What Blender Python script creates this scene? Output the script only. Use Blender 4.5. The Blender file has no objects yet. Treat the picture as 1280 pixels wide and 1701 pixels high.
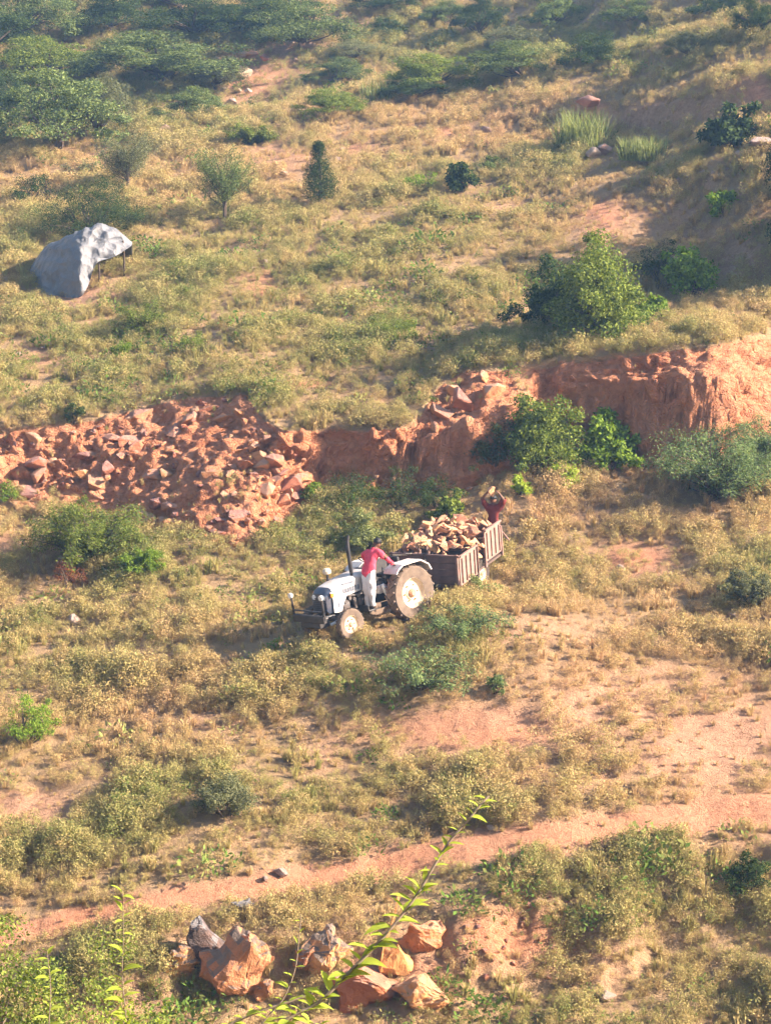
import bpy, bmesh, math, random
import numpy as np
from mathutils import Vector, Matrix

SC = bpy.context.scene
COL = SC.collection
rng = np.random.default_rng(11)
random.seed(11)
PI = math.pi

# ------------------------------------------------------------ camera, sky, sun, exposure
CAM_Z = 15.44
PITCH = math.radians(14.0)
FOC = 3300.0                                   # focal length in pixels of a 1280 x 1701 frame
cam_d = bpy.data.cameras.new('camera')
cam_d.sensor_fit = 'HORIZONTAL'
cam_d.sensor_width = 36.0
cam_d.lens = FOC / 1280.0 * 36.0
cam_d.clip_start = 0.5
cam_d.clip_end = 3000
cam = bpy.data.objects.new('camera', cam_d)
cam.location = (0, 0, CAM_Z)
cam.rotation_euler = (PI / 2 - PITCH, 0, 0)
COL.objects.link(cam)
SC.camera = cam

SUN_EL = math.radians(30.0)
SUN_DIR = Vector((1.0, -0.08, 0)).normalized()   # horizontal direction towards the sun: from the right, a little behind the camera
sun_vec = Vector((SUN_DIR.x * math.cos(SUN_EL), SUN_DIR.y * math.cos(SUN_EL), math.sin(SUN_EL)))
W = bpy.data.worlds.new('World')
SC.world = W
W.use_nodes = True
wn = W.node_tree
sky = wn.nodes.new('ShaderNodeTexSky')
sky.sky_type = 'NISHITA'
sky.sun_disc = False
sky.sun_elevation = SUN_EL
sky.sun_rotation = math.atan2(SUN_DIR.x, SUN_DIR.y)
sky.air_density = 1.2
sky.dust_density = 2.0
bg = wn.nodes['Background']
bg.inputs['Strength'].default_value = 0.06
wn.links.new(sky.outputs[0], bg.inputs[0])
sd = bpy.data.lights.new('sun', 'SUN')
sd.energy = 5.0
sd.angle = math.radians(0.6)
sd.color = (1.0, 0.83, 0.685)
sun = bpy.data.objects.new('sun', sd)
sun.rotation_euler = sun_vec.to_track_quat('Z', 'Y').to_euler()
sun.location = (40, -20, 60)
COL.objects.link(sun)
SC.view_settings.view_transform = 'Standard'
SC.view_settings.look = 'None'
SC.view_settings.gamma = 1.0
SC.view_settings.exposure = 2.05
SC.view_settings.use_curve_mapping = False
SC.render.engine = 'CYCLES'
SC.cycles.max_bounces = 3
SC.cycles.use_adaptive_sampling = True
SC.cycles.adaptive_threshold = 0.04
SC.cycles.adaptive_min_samples = 16
SC.cycles.diffuse_bounces = 1
SC.cycles.glossy_bounces = 2
SC.cycles.transmission_bounces = 3
SC.cycles.volume_bounces = 0
SC.cycles.transparent_max_bounces = 3
SC.cycles.use_denoising = True

# ------------------------------------------------------------ numpy noise
def _hash(ix, iy, seed):
    n = (ix.astype(np.int64) * 374761393 + iy.astype(np.int64) * 668265263 + seed * 982451653) & 0x7fffffff
    n = ((n ^ (n >> 13)) * 1274126177) & 0x7fffffff
    n = ((n ^ (n >> 16)) * 69069 + 1234567) & 0x7fffffff
    return (n & 0xffff) / 65535.0

def vnoise(x, y, seed=0):
    x = np.asarray(x, float); y = np.asarray(y, float)
    ix = np.floor(x); iy = np.floor(y)
    fx = x - ix; fy = y - iy
    fx = fx * fx * fx * (fx * (fx * 6 - 15) + 10); fy = fy * fy * fy * (fy * (fy * 6 - 15) + 10)
    a = _hash(ix, iy, seed); b = _hash(ix + 1, iy, seed); c = _hash(ix, iy + 1, seed); d = _hash(ix + 1, iy + 1, seed)
    return (a + (b - a) * fx) * (1 - fy) + (c + (d - c) * fx) * fy - 0.5      # -0.5 .. 0.5

def fbm(x, y, seed=0, octv=3):
    s = 0; a = 1.0; f = 1.0
    for o in range(octv):
        s = s + a * vnoise(x * f + 17.3 * o, y * f - 9.1 * o, seed + o); a *= 0.5; f *= 2.07
    return s

def vnoise3(x, y, z, seed=0):
    iz = np.floor(z); fz = z - iz; fz = fz * fz * (3 - 2 * fz)
    o = iz * 57.31
    return vnoise(x + o, y - o * 1.7, seed) * (1 - fz) + vnoise(x + o + 57.31, y - (o + 57.31) * 1.7, seed) * fz
def fbm3(x, y, z, seed=0, octv=3):
    s = 0; a = 1.0; f = 1.0
    for o in range(octv):
        s = s + a * vnoise3(x * f + 7.3 * o, y * f - 3.1 * o, z * f + 1.7 * o, seed + o); a *= 0.52; f *= 2.03
    return s

def sstep(t):
    t = np.clip(t, 0, 1)
    return t * t * (3 - 2 * t)

# ------------------------------------------------------------ terrain
FWD = np.array([0, math.cos(PITCH), -math.sin(PITCH)])
UPV = np.array([0, math.sin(PITCH), math.cos(PITCH)])
def ray(px, py):
    return FWD + UPV * (-(py - 850.5) / FOC) + np.array([1.0, 0, 0]) * ((px - 640.0) / FOC)
def project(X, Y, Z):
    Zr = Z - CAM_Z
    d = Y * FWD[1] + Zr * FWD[2]
    v = Y * UPV[1] + Zr * UPV[2]
    d = np.where(np.abs(d) < 1e-3, 1e-3, d)
    return 640 + FOC * X / d, 850.5 - FOC * v / d, d

LAYERS = []
CL = {}
SL = 0.1835                                    # the hillside rises away from the camera
def base_h(X, Y):
    z = SL * (np.minimum(Y, 230.0) - 51.8) + 0.05 * np.clip(X, -40, 40)
    hill = np.minimum(CAM_Z - 1.65 - 0.56 * Y, CAM_Z - 1.65)
    k = 1.2
    m = np.maximum(z, hill)
    return m + np.maximum(k - np.abs(z - hill), 0) ** 2 / (4 * k)
def height_raw(X, Y):
    z = base_h(X, Y)
    for L in LAYERS: z = z + L(X, Y)
    return z
_D = np.geomspace(9, 420, 420)
def hit(px, py, extra=0.0, fn=None):
    """where the line of sight through a picture point meets the ground"""
    fn = fn or height
    r = ray(px, py); D = _D
    for _ in range(2):
        gap = CAM_Z + D * r[2] - fn(D * r[0], D * r[1]) - extra
        below = gap < 0
        i = max(int(np.argmax(below)) if below.any() else len(D) - 1, 1)
        lo, hi = D[i - 1], D[i]; g0, g1 = gap[i - 1], gap[i]; D = np.linspace(lo, hi, 24)
    d = lo + (hi - lo) * (g0 / (g0 - g1) if g0 > 0 > g1 else 1.0)
    return np.array([d * r[0], d * r[1], CAM_Z + d * r[2]]), d

def profile_layer(cols, wob=0.25, seed=3, minrun=0.12, hc=None, fine=3, smooth=2.0):
    """a bank: each column of the table gives (picture row, height gained) from the foot of the bank to its top"""
    K = len(cols[0][1]); lines = []
    for k in range(K):
        pts = []
        for px, prof in cols:
            p, d = hit(px, prof[k][0], prof[k][1], height_raw)
            pts.append((p[0], p[1], prof[k][1]))
        pts.sort(); pts = np.array(pts); gxs = np.arange(-60, 60, .1); kk = np.hanning(int(smooth / .1) | 1); kk /= kk.sum(); q = len(kk) // 2
        lines.append(np.stack([gxs] + [np.convolve(np.pad(np.interp(gxs, pts[:, 0], pts[:, c]), q, 'edge'), kk, 'valid') for c in (1, 2)], 1))
    if fine == 1: CL['lines'] = lines
    def f(X, Y):
        wx = X + wob * 1.6 * (fbm(X * 0.9, Y * 0.9, seed, 2) if fine > 1 else vnoise(X * .5, Y * .5, seed)); Yw = Y + wob * 2 * (fbm(X * 1.1 + 5, Y * 0.7, seed + 5, 3) if fine > 1 else vnoise(X * .4, Y * .4, seed + 5))
        out = np.zeros_like(X); yprev = None
        for k in range(K):
            yk = np.interp(wx, lines[k][:, 0], lines[k][:, 1]); hk = np.interp(wx, lines[k][:, 0], lines[k][:, 2])
            if k == 0: out = out + hk * 1.0
            else:
                yk = np.maximum(yk, yprev + minrun)
                t = np.clip((Yw - yprev) / (yk - yprev), 0, 1)
                out = out + (hk - hprev) * t
            yprev, hprev = yk, hk
        if hc is not None: out = out + (hc - hprev) * sstep((Yw - yprev) / 8.0)
        return out
    return f

# a low bank below the track, where the boulders stick out
LAYERS.append(profile_layer([
    (-700, [(1760, 0), (1700, .2)]), (0, [(1760, 0), (1640, .4)]), (250, [(1690, 0), (1560, .75)]), (500, [(1690, 0), (1545, .8)]),
    (760, [(1690, 0), (1500, 1.0)]), (900, [(1660, 0), (1470, 1.1)]), (1100, [(1600, 0), (1425, .9)]), (1290, [(1580, 0), (1400, .9)]), (2000, [(1540, 0), (1330, .8)])], 0.4, 31))
# the dug-out bank of red earth
CLIFF = [
    (-600, [(850, 0), (820, .4), (760, 1.2), (720, 1.7)]), (0, [(850, 0), (800, .55), (745, 1.25), (716, 1.65)]),
    (150, [(860, 0), (810, .55), (740, 1.35), (693, 1.85)]), (300, [(890, 0), (820, .65), (720, 1.6), (658, 2.05)]),
    (400, [(912, 0), (830, .7), (720, 1.7), (652, 2.15)]), (432, [(905, 0), (820, .75), (730, 1.65), (668, 2.1)]),
    (468, [(880, 0), (805, .7), (752, 1.45), (718, 1.95)]), (525, [(818, 0), (785, .5), (738, 1.35), (714, 1.8)]),
    (600, [(822, 0), (795, .4), (738, 1.4), (712, 1.85)]), (690, [(818, 0), (790, .45), (736, 1.4), (709, 1.85)]),
    (724, [(814, 0), (782, .45), (720, 1.55), (640, 2.1)]), (770, [(812, 0), (780, .45), (716, 1.6), (614, 2.4)]),
    (840, [(795, 0), (765, .5), (695, 1.7), (611, 2.5)]), (900, [(765, 0), (740, .5), (665, 1.8), (608, 2.6)]),
    (1000, [(775, 0), (748, .55), (645, 2.45), (596, 3.05)]), (1100, [(788, 0), (765, .45), (640, 2.75), (580, 3.35)]),
    (1185, [(790, 0), (765, .45), (630, 2.9), (571, 3.5)]), (1232, [(778, 0), (740, .5), (628, 2.4), (565, 3.25)]),
    (1275, [(758, 0), (715, .5), (630, 1.8), (558, 2.9)]), (1330, [(725, 0), (700, .4), (640, 1.2), (556, 2.6)]), (1900, [(700, 0), (670, .5), (600, 1.7), (560, 2.7)])]
LAYERS.append(profile_layer(CLIFF, 0.15, 41, hc=2.2, fine=1))
cliff_fn = LAYERS[-1]
# the floor of the dug-out, where the tractor stands, is nearly level
_pad, _ = hit(700, 1010, 0, height_raw)
def pad_layer(X, Y):
    w = np.exp(-(((X - _pad[0]) / 5.5) ** 2 + ((Y - _pad[1]) / 4.5) ** 2) ** 1.5)
    return -(SL * 1.75) * np.clip(Y - _pad[1], -6, 6) * w
LAYERS.append(pad_layer)
# the bank that rises on the right, above the leafy bushes
LAYERS.append(profile_layer([
    (-800, [(420, 0), (330, 0)]), (760, [(420, 0), (330, 0)]), (860, [(420, 0), (330, .3)]), (960, [(430, 0), (318, .7)]), (1080, [(440, 0), (303, 1.1)]),
    (1200, [(480, 0), (290, 2.0)]), (1290, [(500, 0), (272, 2.8)]), (2000, [(520, 0), (180, 5.0)])], 0.5, 51))
# a small upper terrace on the far right
LAYERS.append(profile_layer([
    (-800, [(240, 0), (200, 0)]), (820, [(230, 0), (195, 0)]), (900, [(215, 0), (185, .5)]), (1040, [(205, 0), (172, .7)]), (1160, [(225, 0), (165, .9)]),
    (1290, [(215, 0), (130, 1.1)]), (2000, [(200, 0), (90, 1.2)])], 0.5, 57))
# beyond the crest: a dip, then the far hillside with its trees
_crest = np.array(sorted([tuple(hit(px, py, 0, height_raw)[0][:2]) for px, py in
                          [(-900, 330), (0, 258), (250, 226), (450, 206), (640, 160), (900, 112), (1100, 80), (1280, 55), (1900, 20)]]))
def far_layer(X, Y):
    dy = Y - np.interp(X, _crest[:, 0], _crest[:, 1]) + 2.0 * fbm(X * 0.12, Y * 0.1, 61, 2)
    return -2.2 * sstep(dy / 14.0) + 0.15 * np.clip(dy - 12, 0, 140)
LAYERS.append(far_layer)
def height(X, Y):
    X = np.asarray(X, float); Y = np.asarray(Y, float)
    z = height_raw(X, Y)
    z = z + 0.34 * fbm(X * 0.22, Y * 0.22, 71, 3) + 0.09 * fbm(X * 1.3, Y * 1.3, 75, 3)
    return z
def gz(x, y): return float(height(np.array([x]), np.array([y]))[0])

# ------------------------------------------------------------ where the ground is bare, red or green (picture rows and columns -> places on the ground)
TRACK = np.array([(-300, 1600), (0, 1556), (120, 1530), (260, 1500), (420, 1472), (600, 1448), (760, 1415), (900, 1392), (1080, 1368), (1290, 1345), (1700, 1300)], float)
BARE = [(120, 492, 85, 26, .9), (1120, 370, 120, 60, .55), (1220, 420, 80, 50, .5), (450, 100, 80, 40, .6), (650, 1610, 150, 80, .75), (370, 1590, 100, 60, .6), (770, 1212, 210, 52, .95), (820, 1222, 70, 20, .6), (1190, 1220, 170, 95, .95), (1060, 1175, 240, 95, .72), (1060, 925, 85, 38, .85), (1130, 960, 70, 25, .6), (230, 1092, 90, 20, .7), (60, 1345, 80, 40, .8),
        (500, 636, 60, 10, .8), (440, 470, 45, 38, .7), (980, 178, 40, 14, .9), (720, 218, 110, 16, .6), (470, 262, 80, 32, .6), (590, 245, 70, 22, .5), (420, 130, 70, 60, .75),
        (480, 85, 60, 20, .7), (560, 40, 60, 14, .5), (900, 1050, 160, 28, .5), (1000, 850, 120, 35, .45), (850, 1550, 120, 70, .65), (1010, 1600, 90, 60, .4), (1000, 370, 60, 50, .7),
        (760, 850, 60, 40, .4), (560, 1250, 70, 40, .35), (60, 590, 50, 25, .6), (1260, 160, 60, 40, .7), (1100, 190, 90, 30, .5), (850, 350, 60, 18, .5), (1080, 860, 60, 30, .4), (330, 1200, 90, 24, .4),
        (950, 1290, 130, 24, .5), (700, 1330, 90, 18, .35), (1240, 1400, 80, 22, .5), (150, 250, 70, 14, .4), (20, 910, 60, 40, .5), (880, 770, 60, 40, .6), (560, 660, 90, 20, .2)]
LEFTBANK = [(-60, 728), (0, 728), (150, 700), (300, 662), (410, 655), (440, 700), (505, 735), (508, 800), (470, 880), (400, 912), (320, 890), (230, 850), (120, 815), (0, 815), (-60, 815)]
MIDBANK = [(500, 718), (600, 714), (690, 712), (700, 690), (725, 645), (770, 618), (845, 616), (880, 690), (880, 790), (700, 800), (520, 800)]
RIGHTBANK = [(885, 615), (1000, 600), (1100, 585), (1190, 572), (1290, 560), (1290, 705), (1240, 735), (1200, 770), (1100, 780), (1000, 765), (900, 750)]
def poly_mask(px, py, poly):
    c = np.zeros(np.shape(px), bool); j = len(poly) - 1
    for i in range(len(poly)):
        (xi, yi), (xj, yj) = poly[i], poly[j]
        if yi != yj: c ^= ((yi > py) != (yj > py)) & (px < (xj - xi) * (py - yi) / (yj - yi) + xi)
        j = i
    return c
def bank_mask(px, py):
    return (poly_mask(px, py, LEFTBANK) | poly_mask(px, py, MIDBANK) | poly_mask(px, py, RIGHTBANK)).astype(float)
def blobs(px, py, tab):
    out = np.zeros_like(px)
    for bx_, by_, rx, ry, v in tab:
        out = np.maximum(out, v * np.clip(1.35 - np.hypot((px - bx_) / rx, (py - by_) / ry), 0, 1))
    return out
def track_mask(px, py):
    yc = np.interp(px, TRACK[:, 0], TRACK[:, 1])
    hw = np.interp(px, [0, 600, 1000, 1280], [17, 23, 26, 31])
    return np.clip(1.45 - np.abs(py - yc + 9 * vnoise(px * .03, py * .05, 3)) / hw * (1 + .5 * vnoise(px * .05, py * .08, 5)), 0, 1)
def steepness(X, Y):
    e = 0.2
    gx = (height_raw(X + e, Y) - height_raw(X - e, Y)) / (2 * e); gy = (height_raw(X, Y + e) - height_raw(X, Y - e)) / (2 * e)
    return np.hypot(gx, gy - SL)
def bareness(X, Y, Z):
    px, py, d = project(X, Y, Z)
    b = np.maximum(blobs(px, py, BARE) * 0.95, track_mask(px, py) * 1.25)
    st = steepness(X, Y)
    inband = (py < 930) & (py > 540)
    b = np.maximum(b, np.where(inband, np.clip((st - 0.45) * 2.0, 0, 1.0), np.clip((st - 0.55) * 0.7, 0, .5)))
    b = np.maximum(b + 0.38 * fbm(X * 0.7, Y * 0.7, 91, 3), bank_mask(px, py) * (0.97 + 0.5 * fbm(X * .9, Y * .9, 95, 2)))
    return np.clip(b, 0, 1.2), st, px, py, d
# ------------------------------------------------------------ mesh helpers
def link(o, parent=None):
    COL.objects.link(o)
    if parent is not None: o.parent = parent
    return o
def mesh_from(name, V, F, mat=None, smooth=False):
    me = bpy.data.meshes.new(name)
    V = np.asarray(V, np.float32)
    if isinstance(F, np.ndarray):
        n, k = F.shape
        me.vertices.add(len(V)); me.vertices.foreach_set('co', V.ravel())
        me.loops.add(n * k); me.loops.foreach_set('vertex_index', F.astype(np.int32).ravel())
        me.polygons.add(n); me.polygons.foreach_set('loop_start', np.arange(0, n * k, k, dtype=np.int32))
        me.polygons.foreach_set('loop_total', np.full(n, k, np.int32))
        me.update(calc_edges=True)
    else:
        me.from_pydata([tuple(v) for v in V], [], [tuple(f) for f in F]); me.update()
    if smooth: me.polygons.foreach_set('use_smooth', np.ones(len(me.polygons), bool))
    if mat is not None: me.materials.append(mat)
    return me
def tag(o, label=None, cat=None, group=None, kind=None):
    if label: o['label'] = label
    if cat: o['category'] = cat
    if group: o['group'] = group
    if kind: o['kind'] = kind
    return o
def empty(name, loc=(0, 0, 0), rot=None):
    o = bpy.data.objects.new(name, None); COL.objects.link(o)
    o.empty_display_size = 0.2; o.location = loc
    if rot is not None: o.rotation_euler = rot
    return o
def bm_obj(name, bm, mat, parent=None, smooth=False):
    me = bpy.data.meshes.new(name); bm.normal_update(); bm.to_mesh(me); bm.free()
    if smooth:
        me.polygons.foreach_set('use_smooth', np.ones(len(me.polygons), bool))
        try: me.set_sharp_from_angle(angle=math.radians(40))
        except Exception: pass
    me.materials.append(mat)
    return link(bpy.data.objects.new(name, me), parent)
def add_box(bm, c, s, bev=0.0, rot=None):
    m = Matrix.Translation(c)
    if rot is not None: m = m @ rot.to_4x4()
    r = bmesh.ops.create_cube(bm, size=1.0, matrix=m @ Matrix.Diagonal((s[0], s[1], s[2], 1)))
    if bev > 0:
        es = list({e for v in r['verts'] for e in v.link_edges})
        bmesh.ops.bevel(bm, geom=es, offset=bev, segments=2, affect='EDGES', profile=0.5)
def frame_of(t):
    t = t.normalized(); a = Vector((0, 0, 1)) if abs(t.z) < 0.9 else Vector((1, 0, 0))
    u = t.cross(a).normalized(); return u, t.cross(u).normalized()
def add_tube(bm, pts, r, n=8, cap=True):
    pts = [Vector(p) for p in pts]; rs = r if isinstance(r, (list, tuple)) else [r] * len(pts)
    rings = []; u = None
    for i, p in enumerate(pts):
        t = (pts[min(i + 1, len(pts) - 1)] - pts[max(i - 1, 0)])
        if u is None: u, w = frame_of(t)
        else:
            t = t.normalized(); u = (u - t * u.dot(t)).normalized(); w = t.cross(u)
        rings.append([bm.verts.new(p + (u * math.cos(2 * PI * k / n) + w * math.sin(2 * PI * k / n)) * rs[i]) for k in range(n)])
    for a, b in zip(rings, rings[1:]):
        for k in range(n): bm.faces.new((a[k], a[(k + 1) % n], b[(k + 1) % n], b[k]))
    if cap:
        bm.faces.new(rings[0][::-1]); bm.faces.new(rings[-1])
def add_lathe(bm, prof, n=28, axis='y', centre=(0, 0, 0), closed=False):
    """prof: (radius, along) pairs, turned about an axis through centre"""
    c = Vector(centre); rings = []
    for r, h in prof:
        ring = []
        for k in range(n):
            a = 2 * PI * k / n; x, z = r * math.cos(a), r * math.sin(a)
            p = Vector((x, h, z)) if axis == 'y' else (Vector((x, z, h)) if axis == 'z' else Vector((h, x, z)))
            ring.append(bm.verts.new(c + p))
        rings.append(ring)
    prs = list(zip(rings, rings[1:])) + ([(rings[-1], rings[0])] if closed else [])
    for a, b in prs:
        for k in range(n): bm.faces.new((a[k], b[k], b[(k + 1) % n], a[(k + 1) % n]))
    if not closed:
        bm.faces.new(rings[0]); bm.faces.new(rings[-1][::-1])
    bmesh.ops.recalc_face_normals(bm, faces=bm.faces)

# ------------------------------------------------------------ materials
def new_mat(name):
    m = bpy.data.materials.new(name); m.use_nodes = True
    nt = m.node_tree; b = nt.nodes['Principled BSDF']
    b.inputs['Roughness'].default_value = 0.85
    if 'Specular IOR Level' in b.inputs: b.inputs['Specular IOR Level'].default_value = 0.2
    return m, nt, b
def N(nt, t, **kw):
    n = nt.nodes.new(t)
    for k, v in kw.items():
        if k in ('operation', 'data_type', 'blend_type', 'attribute_name', 'attribute_type', 'noise_dimensions', 'feature', 'musgrave_type', 'interpolation'): setattr(n, k, v)
        else: n.inputs[k].default_value = v
    return n
def ramp(nt, fac, stops):
    r = nt.nodes.new('ShaderNodeValToRGB')
    el = r.color_ramp.elements
    while len(el) < len(stops): el.new(0.5)
    for e, (p, c) in zip(el, stops): e.position = p; e.color = (*c, 1)
    nt.links.new(fac, r.inputs[0])
    return r.outputs[0]
def mixc(nt, fac, a, b, mode='MIX'):
    m = nt.nodes.new('ShaderNodeMix'); m.data_type = 'RGBA'; m.blend_type = mode
    for sock, v in ((m.inputs[0], fac), (m.inputs[6], a), (m.inputs[7], b)):
        if isinstance(v, (int, float)): sock.default_value = v
        elif isinstance(v, tuple): sock.default_value = (*v, 1)
        else: nt.links.new(v, sock)
    return m.outputs[2]
def math_n(nt, op, a, b=0.0, clamp=False):
    m = nt.nodes.new('ShaderNodeMath'); m.operation = op; m.use_clamp = clamp
    for s, v in ((m.inputs[0], a), (m.inputs[1], b)):
        if isinstance(v, (int, float)): s.default_value = v
        else: nt.links.new(v, s)
    return m.outputs[0]
def noise_n(nt, scale, detail=4, rough=0.55, coord='Object', vec=None):
    n = nt.nodes.new('ShaderNodeTexNoise'); n.inputs['Scale'].default_value = scale
    n.inputs['Detail'].default_value = detail; n.inputs['Roughness'].default_value = rough
    if vec is None: vec = nt.nodes.new('ShaderNodeTexCoord').outputs[coord]
    nt.links.new(vec, n.inputs['Vector'])
    return n.outputs['Fac']
def bump_n(nt, b, h, strength=0.5, dist=0.05):
    bp = nt.nodes.new('ShaderNodeBump'); bp.inputs['Strength'].default_value = strength; bp.inputs['Distance'].default_value = dist
    nt.links.new(h, bp.inputs['Height']); nt.links.new(bp.outputs[0], b.inputs['Normal'])
def plain_mat(name, col, rough=0.6, dirt=None, dscale=6.0, spec=0.3, metal=0.0, damt=0.5):
    m, nt, b = new_mat(name)
    b.inputs['Roughness'].default_value = rough; b.inputs['Specular IOR Level'].default_value = spec; b.inputs['Metallic'].default_value = metal
    f = noise_n(nt, dscale, 5, 0.65)
    f2 = ramp(nt, f, [(0.35, (0, 0, 0)), (0.7, (1, 1, 1))])
    dc = dirt or tuple(c * 0.6 for c in col)
    fm = math_n(nt, 'MULTIPLY', f2, damt)
    nt.links.new(mixc(nt, fm, col, dc), b.inputs['Base Color'])
    bump_n(nt, b, f, 0.15, 0.01)
    return m
def leaf_mat(name, dark, light, trans=0.35, varo=0.25):
    """leaves: every leaf takes its own shade between dark and light, every plant is a little different"""
    m = bpy.data.materials.new(name); m.use_nodes = True; nt = m.node_tree
    nt.nodes.remove(nt.nodes['Principled BSDF']); out = nt.nodes['Material Output']
    g = nt.nodes.new('ShaderNodeNewGeometry'); oi = nt.nodes.new('ShaderNodeObjectInfo')
    c = ramp(nt, g.outputs['Random Per Island'], [(0.0, dark), (0.75, light), (1.0, tuple(min(1, v * 1.35) for v in light))])
    k = math_n(nt, 'ADD', math_n(nt, 'MULTIPLY', oi.outputs['Random'], varo), 1 - varo / 2)
    hsv = nt.nodes.new('ShaderNodeHueSaturation'); nt.links.new(c, hsv.inputs['Color']); nt.links.new(k, hsv.inputs['Value'])
    d = nt.nodes.new('ShaderNodeBsdfDiffuse'); t = nt.nodes.new('ShaderNodeBsdfTranslucent'); mx = nt.nodes.new('ShaderNodeMixShader')
    mx.inputs[0].default_value = trans
    nt.links.new(hsv.outputs[0], d.inputs[0])
    tc = mixc(nt, 1.0, hsv.outputs[0], (1.0, 1.05, 0.6), 'MULTIPLY'); nt.links.new(tc, t.inputs[0])
    nt.links.new(d.outputs[0], mx.inputs[1]); nt.links.new(t.outputs[0], mx.inputs[2]); nt.links.new(mx.outputs[0], out.inputs[0])
    return m
def cover_mat(name, stops, trans=0.3):
    """ground cover: the plant's own tint (stored on each plant) picks its colour, each leaf varies"""
    m = bpy.data.materials.new(name); m.use_nodes = True; nt = m.node_tree
    nt.nodes.remove(nt.nodes['Principled BSDF']); out = nt.nodes['Material Output']
    a = nt.nodes.new('ShaderNodeAttribute'); a.attribute_type = 'INSTANCER'; a.attribute_name = 'tint'
    g = nt.nodes.new('ShaderNodeNewGeometry')
    rj = math_n(nt, 'MULTIPLY', math_n(nt, 'SUBTRACT', g.outputs['Random Per Island'], 0.5), 0.22)
    f = math_n(nt, 'ADD', a.outputs['Fac'], rj, True)
    c = ramp(nt, f, stops)
    k = math_n(nt, 'ADD', math_n(nt, 'MULTIPLY', g.outputs['Random Per Island'], 0.6), 0.7)
    hsv = nt.nodes.new('ShaderNodeHueSaturation'); nt.links.new(c, hsv.inputs['Color']); nt.links.new(k, hsv.inputs['Value'])
    d = nt.nodes.new('ShaderNodeBsdfDiffuse'); t = nt.nodes.new('ShaderNodeBsdfTranslucent'); mx = nt.nodes.new('ShaderNodeMixShader')
    mx.inputs[0].default_value = trans
    nt.links.new(hsv.outputs[0], d.inputs[0]); nt.links.new(hsv.outputs[0], t.inputs[0])
    nt.links.new(d.outputs[0], mx.inputs[1]); nt.links.new(t.outputs[0], mx.inputs[2]); nt.links.new(mx.outputs[0], out.inputs[0])
    return m
def rock_mat(name, face, face2, crust, crust_amt=0.5, scale=2.5):
    """broken orange stone with a weathered crust in patches on upward faces"""
    m, nt, b = new_mat(name)
    n1 = noise_n(nt, scale, 6, 0.6); n2 = noise_n(nt, scale * 4, 5, 0.65)
    oi = nt.nodes.new('ShaderNodeObjectInfo')
    c = ramp(nt, n1, [(0.3, face2), (0.65, face)])
    hsv = nt.nodes.new('ShaderNodeHueSaturation'); nt.links.new(c, hsv.inputs['Color'])
    nt.links.new(math_n(nt, 'ADD', math_n(nt, 'MULTIPLY', oi.outputs['Random'], 0.6), 0.6), hsv.inputs['Value'])
    nt.links.new(math_n(nt, 'ADD', math_n(nt, 'MULTIPLY', oi.outputs['Random'], 0.03), 0.485), hsv.inputs['Hue'])
    g = nt.nodes.new('ShaderNodeNewGeometry'); sx = nt.nodes.new('ShaderNodeSeparateXYZ'); nt.links.new(g.outputs['Normal'], sx.inputs[0])
    up = math_n(nt, 'ADD', sx.outputs['Z'], math_n(nt, 'SUBTRACT', n1, 0.5))
    w = ramp(nt, up, [(0.45, (0, 0, 0)), (0.6, (1, 1, 1))])
    wa = math_n(nt, 'MULTIPLY', w, crust_amt)
    c2 = mixc(nt, wa, hsv.outputs[0], mixc(nt, n2, tuple(v * 0.55 for v in crust), tuple(min(1, v * 1.5) for v in crust)))
    nt.links.new(c2, b.inputs['Base Color'])
    bump_n(nt, b, math_n(nt, 'ADD', n2, math_n(nt, 'MULTIPLY', noise_n(nt, scale * 14, 4, .7), .6)), 0.8, 0.09)
    return m

M = {}
M['rock'] = rock_mat('orange_rock', (0.64, 0.29, 0.15), (0.44, 0.165, 0.08), (0.30, 0.26, 0.26), 0.35)
M['load_stone'] = rock_mat('load_stone', (0.86, 0.45, 0.26), (0.72, 0.32, 0.17), (0.75, 0.45, 0.30), 0.25)
M['rock_pale'] = rock_mat('pale_rock', (0.62, 0.42, 0.30), (0.42, 0.26, 0.19), (0.36, 0.31, 0.29), 0.5)
M['boulder'] = rock_mat('crusted_boulder', (0.60, 0.27, 0.12), (0.40, 0.16, 0.085), (0.165, 0.138, 0.115), 0.9, 1.6)
M['boulder_orange'] = rock_mat('orange_boulder', (0.72, 0.32, 0.13), (0.52, 0.20, 0.085), (0.38, 0.27, 0.20), 0.4, 1.8)
M['boulder_grey'] = rock_mat('grey_crusted_boulder', (0.30, 0.20, 0.15), (0.13, 0.12, 0.12), (0.20, 0.19, 0.19), 1.0, 2.2)
M['bark'] = plain_mat('bark', (0.12, 0.085, 0.06), 0.9, (0.06, 0.045, 0.035), 9)
M['bark_pale'] = plain_mat('bark_pale', (0.26, 0.20, 0.14), 0.9, (0.14, 0.10, 0.07), 9)
M['leaf_far'] = leaf_mat('leaf_far', (0.050, 0.085, 0.032), (0.200, 0.245, 0.085))
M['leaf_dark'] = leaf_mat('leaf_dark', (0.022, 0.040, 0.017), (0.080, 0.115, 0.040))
M['leaf_mid'] = leaf_mat('leaf_mid', (0.065, 0.110, 0.022), (0.240, 0.285, 0.062))
M['leaf_bright'] = leaf_mat('leaf_bright', (0.075, 0.145, 0.018), (0.250, 0.350, 0.050), 0.42)
M['leaf_grey'] = leaf_mat('leaf_grey', (0.080, 0.095, 0.050), (0.240, 0.245, 0.125))
M['leaf_feather'] = leaf_mat('leaf_feather', (0.065, 0.120, 0.045), (0.240, 0.310, 0.125))
M['leaf_vine'] = leaf_mat('leaf_vine', (0.190, 0.270, 0.025), (0.420, 0.500, 0.080), 0.45)
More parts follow.
